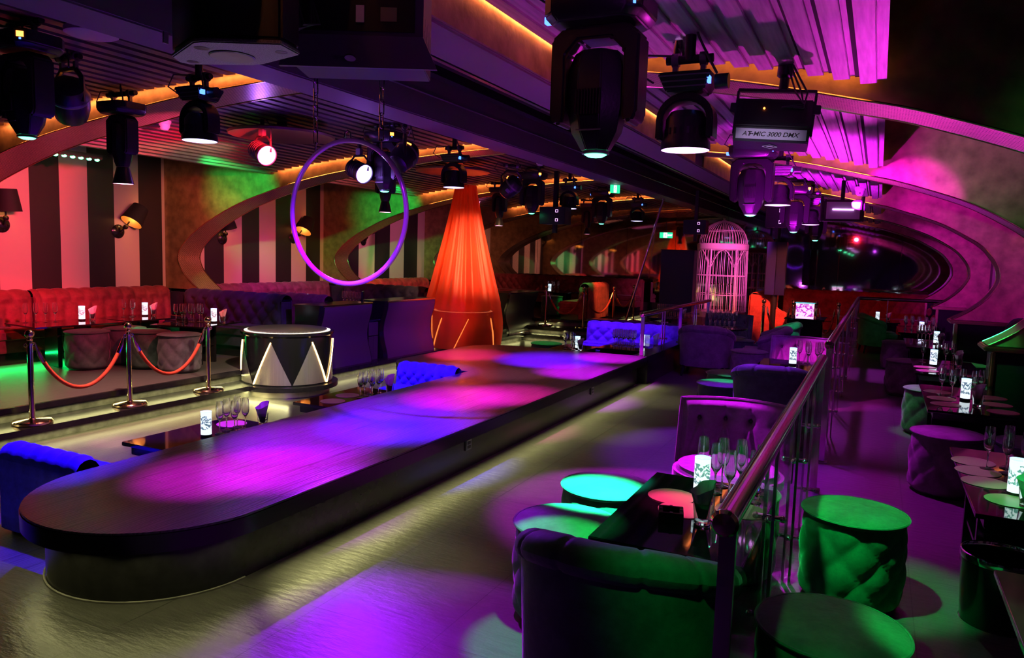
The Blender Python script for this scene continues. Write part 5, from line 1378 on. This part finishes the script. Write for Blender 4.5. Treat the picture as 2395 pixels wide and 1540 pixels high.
# --- right far end
sofa('corner_sofa', 'red velvet sofa with a rolled arm end lit orange beside the birdcage', 'sofa', 2.6, M['vorange'], 1.02, .50, D=.72, bt=.2, pitch=.24, plinth=.16, loc=(-2.22, 15.1, 0), rz=pi / 2, chan=False, arms='L')
sofa('tufted_banquette', 'dark red tufted banquette running under the mirror at the end of the room', 'sofa', 3.6, M['vred'], 1.0, .46, D=.62, pitch=.2, plinth=.14, loc=(-1.95, 18.72, 0), chan=False)
SQ((-1.04, 13.5, 0), 'black stand carrying the pink lit display box', scale=(1, 1, 1.22))
t = thing('display_box', 'pink and white backlit printed display box on the black stand', 'display box', (-1.06, 13.4, .709))
b = MB(); b.cbox(0, 0, .12, .28, .12, .24); b.build('box', M['pinkprint'] if 'pinkprint' in M else M['print'], t, bevel=.006)
b = MB(); b.cbox(0, 0, .245, .30, .14, .015); b.build('lid', M['greenled2'] if 'greenled2' in M else M['whiteplas'], t)
t = thing('tall_cabinet', 'tall plain dark blue partition block beyond the violet pit sofa', 'cabinet', (-3.50, 14.55, 0))
b = MB(); b.cbox(0, 0, .9, .64, .3, 1.78); b.build('body', mat('navy_paint', (.02, .02, .07), .4), t, bevel=.006)
b = MB(); b.cbox(0, 0, .01, .58, .24, .02); b.build('plinth', M['black'], t)
b = MB(); b.cbox(0, 0, 1.79 + .005, .66, .32, .012); b.build('top', M['black'], t)
# --- birdcage
t = thing('birdcage', 'large white wire birdcage with a domed top on a low podium', 'birdcage', (-3.02, 16.4, 0))
R = .50
b = MB(); b.lathe([(.001, 0), (.62, 0), (.62, .38), (.60, .42), (.001, .42)], 48, cap=False); b.build('podium', M['vplum'], t)
b = MB(); b.lathe([(R - .03, .42), (R + .03, .42), (R + .03, .54), (R - .03, .54)], 48, cap=False); b.build('base_ring', M['wire'], t)
b = MB()
for i in range(44):
    a = 2 * pi * i / 44; b.tube([(R * cos(a) * 1.06, R * sin(a) * 1.06, .54), (R * cos(a), R * sin(a), 1.88)], .0065, 5)
b.build('side_lattice', M['wire'], t)
b = MB()
for i in range(44):
    a = 2 * pi * i / 44; b.tube([(R * cos(q) * cos(a), R * cos(q) * sin(a), 1.96 + .50 * sin(q)) for q in [pi / 2 * k / 8 * .97 for k in range(9)]], .0055, 4)
b.build('dome_lattice', M['wire'], t)
b = MB(); b.lathe([(R + .005, 1.84), (R + .03, 1.86), (R + .035, 1.96), (R + .01, 1.98), (R - .01, 1.98), (R - .01, 1.84)], 48, cap=False); b.build('cornice_ring', M['wire'], t)
for z in (.9, 1.30):
    b = MB(); rr = R * (1.06 - .06 * (z - .54) / 1.34); b.tube([(rr * cos(2 * pi * i / 40), rr * sin(2 * pi * i / 40), z) for i in range(40)], .009, 5, closed=True); b.build('hoop_ring', M['wire'], t)
b = MB(); b.tube([(R * .82 * cos(2 * pi * i / 40), R * .82 * sin(2 * pi * i / 40), 2.25) for i in range(40)], .008, 5, closed=True); b.build('dome_ring', M['wire'], t)
for k in range(6):
    a0 = 2 * pi * k / 6 - .3; b = MB()
    b.tube([((R * 1.015) * cos(a0 + .5 * (q - .5) * 2), (R * 1.015) * sin(a0 + .5 * (q - .5) * 2), 1.48 + .36 * sin(pi * q)) for q in [i / 14 for i in range(15)]], .010, 5); b.build('arch', M['wire'], t)
    a = a0 - .5; b = MB(); b.tube([(R * 1.07 * cos(a), R * 1.07 * sin(a), .54), (R * 1.02 * cos(a), R * 1.02 * sin(a), 1.86)], .018, 6); b.build('corner_post', M['wire'], t)
b = MB(); b.lathe([(.06, 2.44), (.05, 2.47), (.02, 2.48), (.03, 2.52), (.001, 2.56)], 16, cap=False); b.build('finial', M['wire'], t)
b = MB(); b.tube([(-.22, -.1, 1.12), (.25, .0, 1.12)], .014, 8); b.build('perch', M['brass'], t)
# wall lamps
for i, (y, z, tilt, lab) in enumerate(((5.55, 1.99, .05, 'black shaded wall lamp cut by the edge of the photo'), (7.12, 1.97, -.62, 'tilted black shaded wall lamp on the pale stripe beside the first gold arch'), (9.0, 1.93, .25, 'black shaded wall lamp just inside the first arch'), (10.66, 1.99, -.6, 'tilted black wall lamp seen through the hanging hoop'),
                                       (12.75, 2.0, .3, 'black wall lamp beside the second arch'), (15.5, 2.18, -.45, 'tilted black wall lamp beside the red silk on the hoop side'), (17.2, 2.18, -.5, 'tilted black wall lamp on the far side of the red silk'))):
    KW((WL, y, z - .20), lab, rot=(tilt, 0, 0), scale=1.6)
KW((WR, 11.35, 2.0), 'wall lamp glowing at the edge of the photo right of the aisle', rot=(.2, 0, pi)); KW((WR, 14.6, 1.95), 'wall lamp glowing inside the far arch right of the aisle', rot=(.5, 0, pi))

def leaning_pole(label, p0, p1):
    t = thing('leaning_pole', label, 'pole', p1); P0 = Vector(p0) - Vector(p1)
    b = MB(); b.tube([(0, 0, 0), P0], .022, 12); b.build('shaft', M['rail'], t)
    b = MB(); b.lathe([(.05, 0), (.05, .015), (.03, .03)], 16); b.build('foot', M['rail'], t)
    b = MB(); b.m = TR(*P0); b.ball(0, 0, 0, .03, 12, 8); b.build('end_ball', M['rail'], t)
leaning_pole('thin metal pole leaning beside the dark blue partition', (-3.72, 13.98, 2.74), (-4.45, 14.0, .0))
leaning_pole('thin metal pole leaning past the red silk on the platform', (-6.9, 12.6, 2.6), (-7.15, 12.3, .141))
# ================================================================== light
EXPO = 0.3
w = bpy.data.worlds.new('world'); SC.world = w; w.use_nodes = True
w.node_tree.nodes['Background'].inputs[0].default_value = (.25, .12, .30, 1); w.node_tree.nodes['Background'].inputs[1].default_value = 0.0
def spot(name, loc, to, col, e, ang=40, blend=.4, r=.04):
    l = bpy.data.lights.new(name, 'SPOT'); l.energy = e; l.color = col; l.spot_size = radians(ang); l.spot_blend = blend; l.shadow_soft_size = r
    o = bpy.data.objects.new(name, l); COL.objects.link(o); o.location = loc
    o.rotation_euler = (Vector(to) - Vector(loc)).to_track_quat('-Z', 'Y').to_euler(); return o
def area(name, loc, to, sx, sy, col, e, spread=180, up=None):
    l = bpy.data.lights.new(name, 'AREA'); l.shape = 'RECTANGLE'; l.size = sx; l.size_y = sy; l.energy = e; l.color = col; l.spread = radians(spread)
    o = bpy.data.objects.new(name, l); COL.objects.link(o); o.location = loc
    d = (Vector(to) - Vector(loc)); o.rotation_euler = d.to_track_quat('-Z', 'Y').to_euler(); return o
def strip(name, a, b, out, col, e, wd=.02, spread=180):
    """LED strip lamp from a to b facing direction out"""
    A = Vector(a); B = Vector(b); L = (B - A).length; x = (B - A).normalized(); z = -Vector(out); z = (z - x * z.dot(x)).normalized(); y = z.cross(x)
    l = bpy.data.lights.new(name, 'AREA'); l.shape = 'RECTANGLE'; l.size = L; l.size_y = wd; l.energy = e * L; l.color = col; l.spread = radians(spread)
    o = bpy.data.objects.new(name, l); COL.objects.link(o)
    c = (A + B) / 2; o.matrix_world = Matrix(((x.x, y.x, z.x, c.x), (x.y, y.y, z.y, c.y), (x.z, y.z, z.z, c.z), (0, 0, 0, 1))); return o
def point(name, loc, col, e, r=.05):
    l = bpy.data.lights.new(name, 'POINT'); l.energy = e; l.color = col; l.shadow_soft_size = r
    o = bpy.data.objects.new(name, l); COL.objects.link(o); o.location = loc; return o
RED = (1, .012, .025); GRN = (.005, 1, .16); CYG = (.03, 1, .50); MAG = (.80, .008, 1); VIO = (.32, .008, 1); BLU = (.06, .004, 1); PNK = (1, .03, .35); YEL = (.95, .90, .36); ORA = (1, .28, .08); WRM = (1, .62, .32)
E_ = 1.0
def S(loc, to, col, e, ang=40, blend=.5, r=.04): return spot('stage_or_added_lamp', loc, to, col, e * E_, ang, blend, r)  # makes the rig's lamps and also added fill spots that have no fixture
# --- LED strips under the step nosings, consoles, stage and banquette
strip('step_led', (-6.475, 2.2, -.062), (-6.475, 6.3, -.062), (.35, 0, -1), YEL, 0.90)
strip('step_led', (-6.775, 2.2, .078), (-6.775, 6.6, .078), (.35, 0, -1), YEL, 0.90)
strip('step_led', (-6.475, 7.6, -.062), (-6.475, 10.6, -.062), (.35, 0, -1), YEL, 0.70)
strip('step_led', (-6.475, 11.9, -.062), (-6.475, 13.7, -.062), (.35, 0, -1), YEL, 0.80)
strip('step_led', (-6.775, 11.9, .078), (-6.775, 13.2, .078), (.35, 0, -1), YEL, 0.80)
for x1, y0, z in ((-4.62, 13.85, 0), (-4.92, 14.2, .14), (-5.2, 14.55, .28)):
    strip('step_led', (-6.45, y0 + .03, z - .062), (x1 - .9, y0 + .03, z - .062), (0, -.35, -1), YEL, 0.90)
    strip('step_led', (x1 - .03, y0 + .9, z - .062), (x1 - .03, 18.3, z - .062), (.35, 0, -1), YEL, 0.70)
    strip('step_led', (x1 - .85, y0 + .06, z - .062), (x1 - .06, y0 + .85, z - .062), (.3, -.3, -1), YEL, 0.90)
strip('stage_led', (-2.62, 2.7, .255), (-2.62, 9.3, .255), (.75, 0, -1), YEL, 2.2, spread=95)
for i in range(6):
    a0, a1 = pi * i / 6, pi * (i + 1) / 6; c = (-3.23, 2.61); r = .615
    strip('stage_led', (c[0] + r * cos(a0), c[1] - r * sin(a0), .255), (c[0] + r * cos(a1), c[1] - r * sin(a1), .255), (cos((a0 + a1) / 2) * .7, -sin((a0 + a1) / 2) * .7, -1), YEL, .9)
strip('banquette_led', (-9.05, 3.2, .25), (-9.05, 7.2, .25), (1, 0, -.8), GRN, 3)
strip('drum_led', (-6.9, 6.4, -.06), (-5.9, 6.4, -.06), (0, -.4, -1), YEL, 2.5)
# --- orange coves on the arches
for Y in PORT[:4]:
    for J, xs in ((JL, (-7.5, -6.6, -5.7, -4.8, -3.95)), (JR, (-1.74, -1.2, -.65, -.12))):
        for xa, xb in zip(xs, xs[1:]):
            strip('cove_led', (xa, Y - .07, interp(J, xa) + .05), (xb, Y - .07, interp(J, xb) + .05), (0, 1, -.25), ORA, 2.6 if J is JL else 1.1)
for ya, yb in ((-.5, 4.2), (4.75, 7.8), (8.35, 11.4), (11.95, 15.0)):
    strip('cove_led', (-1.765, ya, 2.835), (-1.765, yb, 2.835), (-1, 0, -.3), ORA, 1.3)
# --- left booth
S((-4.9, 5.3, 2.6), (-9.7, 6.6, 1.35), RED, 641.254, 62, .9); S((-4.9, 4.6, 2.6), (-9.7, 5.2, 1.4), (1, .05, .22), 493.272, 60, .9)
S((-6.2, 6.2, 2.5), (-9.7, 5.9, 2.1), (.9, .62, .35), 38.5, 90, 1); S((-7.6, 5.8, 2.5), (-8.3, 6.9, .9), RED, 22, 70, .8)  # first spot is warm fill added for the upper stripes
S((-7.0, 6.1, 2.55), (-8.1, 7.95, 2.42), GRN, 360, 36, .8); S((-6.8, 9.8, 2.55), (-8.15, 11.55, 2.38), GRN, 360, 36, .8)
S((-6.8, 6.6, 2.2), (-9.2, 7.9, 1.6), (1, .2, .12), 180, 50, .8)
S((-7.7, 5.6, 2.5), (-7.95, 6.35, .2), CYG, 180, 14, .4)
# second booth stripes
S((-5.5, 8.6, 2.5), (-9.7, 9.9, 1.3), (1, .16, .14), 189, 66, .9); S((-6.0, 8.9, 2.5), (-9.7, 10.8, .9), RED, 151.2, 40, .9); S((-6.5, 9.5, 2.5), (-9.4, 9.6, .9), MAG, 31.5, 60, .9)
S((-6.0, 12.4, 2.5), (-9.7, 13.4, 1.6), (.9, .15, .4), 208, 66, .9); S((-6.0, 16.2, 2.5), (-9.7, 16.8, 1.4), (1, .3, .2), 208, 66, .9)
# --- consoles, pit
S((-4.3, 7.1, 2.25), (-6.5, 8.6, .3), VIO, 198, 60, .8); S((-4.6, 10.2, 2.2), (-6.5, 10.0, .4), (.6, .04, .8), 154, 40, .8); S((-4.6, 10.0, 2.2), (-6.5, 10.6, .3), RED, 132, 26, .7)
S((-4.22, 3.72, 2.3), (-5.0, 4.0, -.14), VIO, 520, 52, .5); S((-5.4, 4.05, 2.05), (-5.95, 4.28, -.14), (1, .35, .5), 240, 11, .35); S((-5.5, 7.6, 2.05), (-5.0, 7.05, -.14), (1, .3, .6), 120, 9, .4)
S((-4.0, 3.2, 2.6), (-4.3, 2.5, .1), BLU, 1024, 34, .6); S((-4.2, 5.2, 2.4), (-4.25, 6.6, .2), BLU, 768, 30, .6)
S((-4.2, 10.5, 2.3), (-3.7, 11.9, .2), VIO, 500, 44, .7); S((-3.4, 9.6, 2.5), (-3.3, 10.6, .3), PNK, 150, 22, .6)
S((-4.58, 9.95, 2.2), (-4.42, 10.3, .2), GRN, 100, 16, .5)
S((-4.9, 13.4, 2.3), (-6.1, 15.7, .28), GRN, 225, 18, .4)
# --- runway pools: added spots, partly standing in for reflections in the glossy deck
def pool(x, y, col, e, ang, dx=0, dy=-1.4): S((x + dx, y + dy, 2.74), (x, y, ZT), col, e, ang, .9)
pool(-3.2, 2.95, (.62, .0, .62), 1512, 22); pool(-2.95, 3.2, (.62, 0, 1), 1872, 22); pool(-3.3, 3.75, (.32, 0, 1), 2232, 26); pool(-3.05, 4.45, BLU, 4680, 28)
pool(-3.45, 4.9, (.2, 0, 1), 1800, 24); pool(-3.2, 5.55, (.75, .0, .8), 2232, 24); pool(-2.9, 5.95, (1, .01, .45), 1512, 22); pool(-2.85, 7.6, (.62, 0, 1), 2520, 24)
pool(-3.5, 8.2, (.12, 0, 1), 3960, 30); pool(-4.5, 8.0, (1, .01, .22), 1512, 24); pool(-2.95, 8.9, (.7, 0, 1), 2340, 22); pool(-3.4, 7.0, (.5, .12, .25), 324, 20)
# --- floor right of the runway
for y, e in ((1.3, 120), (3.0, 120), (4.7, 120), (6.4, 120), (8.2, 120)): S((-2.85, y, 2.72), (-2.1, y + .1, 0), YEL, e, 22, 1)  # spots added for the yellow floor band, no fixtures modelled here
S((-1.9, 3.2, 2.6), (-1.62, 2.4, 0), (.5, 0, .9), 420, 36, .3); S((-1.7, 5.2, 2.6), (-1.25, 4.6, 0), MAG, 700, 44, .35); S((-1.6, 7.4, 2.5), (-1.1, 6.3, 0), VIO, 480, 44, .5); S((-.87, 7.25, 2.1), (-1.9, 10.4, .4), VIO, 130, 40, .6)
S((-2.0, 3.0, 2.6), (-1.6, 1.4, 0), (.4, 0, 1), 300, 40, .5); S((-.87, 5.4, 2.1), (-.75, 4.4, .6), MAG, 520, 26, .6); S((-1.6, 7.6, 2.2), (-.75, 8.95, .6), (1, .02, .8), 900, 22, .5)
# aisle
S((-.6, 6.5, 2.4), (.1, 5.6, 0), MAG, 257.4, 44, .7); S((-.6, 10.0, 2.3), (.05, 8.6, 0), (.6, .03, .8), 343.2, 50, .7); S((-.6, 12.5, 2.3), (.05, 12.2, 0), (.6, .03, .8), 343.2, 40, .7)
# green beams
S((-1.03, 2.9, 2.0), (-1.18, 3.42, .45), CYG, 2600, 20, .3); S((-1.03, 2.82, 2.0), (-1.12, 2.75, 0), GRN, 260, 20, .15)
S((-.6, 3.0, 2.5), (-.04, 3.88, .40), GRN, 432, 22, .6); S((-.3, 2.0, 2.5), (-.5, 3.9, .45), GRN, 144, 18, .6); S((.2, 1.6, 2.4), (.30, 2.95, 0), GRN, 288, 14, .3); S((-.5, 1.0, 2.5), (-.3, 2.5, .45), GRN, 50.4, 26, .8)
S((-1.03, 6.75, 2.0), (-1.32, 7.6, .3), CYG, 325, 18, .3); S((-1.03, 10.4, 2.0), (-1.25, 11.95, .6), CYG, 300, 16, .3); S((-.5, 8.0, 2.4), (.55, 8.2, .3), GRN, 150, 22, .5); S((.2, 7.2, 2.3), (1.1, 8.4, .4), GRN, 150, 26, .5); S((.3, 3.2, 2.3), (.7, 4.1, .6), GRN, 100, 16, .5); S((.2, 9.8, 2.3), (1.2, 10.8, .4), GRN, 100, 20, .5)
S((.0, 12.6, 2.2), (.1, 14.7, .4), GRN, 14, 26, .6)
# magenta on ceilings and right wall
S((-.9, 6.2, 1.4), (-.35, 6.9, 2.6), MAG, 300, 90, .9); S((-.9, 9.2, 1.4), (-.4, 10.4, 2.6), MAG, 300, 90, .9); S((-.2, 2.0, 2.2), (-.9, 2.8, 2.8), (.5, .05, .8), 7, 110, 1)  # uplights added to colour the ribbed boards, no lamp stands there
S((-.3, 9.2, 2.3), (1.7, 13.0, 1.5), MAG, 660, 42, .6); S((-.4, 6.0, 2.3), (1.3, 11.6, 2.0), MAG, 440, 26, .4); S((-.6, 9.4, 2.2), (1.3, 15.2, 1.3), MAG, 440, 26, .6)
S((-.5, 1.6, 2.0), (1.25, 4.35, 2.2), GRN, 30, 30, .9); S((.0, 4.4, 2.2), (1.2, 8.0, 2.6), GRN, 50, 34, .8)
# silk, red furniture, cage
S((-4.4, 9.2, 2.5), (-6.3, 11.2, 1.5), (1, .50, .22), 1386, 34, .7); point('silk_lamp', (-6.42, 11.25, 1.55), (1, .55, .2), 14, .06)
S((-1.0, 13.2, 2.3), (-1.9, 15.8, .7), (1, .16, .1), 572, 40, .7); S((-1.6, 13.4, 2.4), (-2.95, 16.2, 1.5), (1, .12, .55), 484, 36, .8); S((-.6, 15.0, 2.3), (-.5, 18.3, .8), RED, 80, 60, .9); S((-4.4, 14.2, 2.4), (-5.3, 15.4, .7), (1, .3, .1), 198, 26, .7)
S((-1.0, 14.1, 2.0), (-1.24, 15.9, .6), MAG, 180, 20, .5)
# hoop and beam colour
S((-4.74 + .1, 6.0, 2.38), (-3.3, 4.1, 1.7), VIO, 400, 34, .6); S((-2.4, 2.6, 2.55), (-3.2, 4.05, 1.5), VIO, 150, 40, .7)
point('par_glow', (-5.30, 5.40, 2.45), (.35, .12, 1), 5, .05); point('par_glow', (-4.64, 6.02, 2.33), (.35, .12, 1), 5, .05)
S((-2.9, 1.0, .8), (-3.7, 7.0, 2.75), (.5, .05, .7), 40, 34, 1); S((-2.9, 3.0, .7), (-3.0, 9.0, 2.75), (.5, .05, .7), 70, 44, 1); S((-2.5, 2.6, .8), (-1.95, 5.0, 2.6), (.5, .02, .7), 50, 40, 1)  # purple fill added from below to tint the beam undersides
S((-2.6, 2.8, .8), (-2.02, 1.9, 2.26), (.8, .55, .85), 16, 22, .6)  # added from below only to brighten the loudspeaker underside
S((-6.15, 4.9, 2.55), (-6.62, 4.9, .5), (1, .42, .36), 420, 66, .8); S((-4.4, 5.2, 2.5), (-6.42, 6.6, .3), (1, .75, .5), 384, 36, .8)  # both added: one brightens ropes and stanchions, one the drum podium
S((-5.2, 4.8, 2.5), (-6.42, 6.5, .2), MAG, 60, 20, .8); S((-3.6, 5.6, 2.4), (-6.1, 6.6, .3), GRN, 60, 14, .8)  # colour accents added for the drum's silver triangles
S((-.1, 5.9, 1.1), (-.55, 4.5, 2.58), (.9, .03, .75), 200, 60, .9); S((.2, 5.6, 1.1), (.35, 4.5, 2.4), (.8, .03, .8), 120, 50, .9); S((-.5, 9.2, 1.1), (-.5, 8.0, 2.55), (.9, .03, .75), 300, 60, .9); S((.1, 9.4, 1.1), (.6, 8.1, 2.2), MAG, 40, 50, .9)  # low uplights added for the perforated bands, in place of floor bounce
S((-5.5, 6.4, 1.9), (-8.95, 8.1, 1.02), GRN, 160, 8, .5); S((-5.5, 6.6, 1.9), (-9.3, 8.1, 1.4), RED, 120, 8, .6)
S((-.4, 6.6, 2.0), (.6, 3.9, .2), GRN, 30, 20, .6); S((-.25, 2.1, 2.2), (-.55, 3.5, .6), GRN, 40, 20, .6); S((.3, 5.6, 2.0), (.7, 4.6, .6), (.7, .1, 1), 30, 26, .6)  # small spots added to lift the bin and the glasses
S((-1.3, 3.9, 2.5), (-.72, 3.2, .55), PNK, 260, 9, .3)
S((-8.5, 2.7, 2.45), (-9.4, 6.2, .75), RED, 300, 36, .7); S((-8.4, 8.9, 2.45), (-9.4, 10.2, .75), (.8, .02, .5), 60, 60, .7); S((-6.9, 7.2, 2.4), (-8.2, 7.7, .7), VIO, 60, 50, .8)  # added raking spots that bring out the banquette tufting
S((-.95, 3.0, 1.6), (-.535, 4.0, 2.22), (.8, .6, 1), 20, 16, .6); S((-1.3, 12.6, 2.2), (-1.05, 13.45, .8), MAG, 60, 20, .5)  # first spot is added from below to brighten the strobe name plate
# ------------------------------------------------------------------ camera
cam = bpy.data.cameras.new('camera'); co = bpy.data.objects.new('camera', cam); COL.objects.link(co); SC.camera = co
cam.sensor_width = 36; cam.lens = 1746 / 2395 * 36; cam.clip_start = .05; cam.clip_end = 100
def cam_axes(yaw, pit, rol):
    f = Vector((-sin(yaw) * cos(pit), cos(yaw) * cos(pit), -sin(pit))); r = Vector((cos(yaw), sin(yaw), 0)); d = f.cross(r)
    return cos(rol) * r + sin(rol) * d, -sin(rol) * r + cos(rol) * d, f
r_, d_, f_ = cam_axes(radians(25.925), radians(5.728), radians(-1.757))
co.matrix_world = Matrix(((r_.x, -d_.x, -f_.x, 0), (r_.y, -d_.y, -f_.y, 0), (r_.z, -d_.z, -f_.z, 1.62), (0, 0, 0, 1)))
SC.view_settings.view_transform = 'Standard'; SC.view_settings.look = 'None'; SC.view_settings.gamma = 1; SC.view_settings.exposure = EXPO
SC.view_settings.use_curve_mapping = False
SC.cycles.max_bounces = 8; SC.cycles.transparent_max_bounces = 12; SC.cycles.sample_clamp_indirect = 4; SC.cycles.blur_glossy = .5
SC.cycles.caustics_reflective = False; SC.cycles.caustics_refractive = False
SC.cycles.use_denoising = True
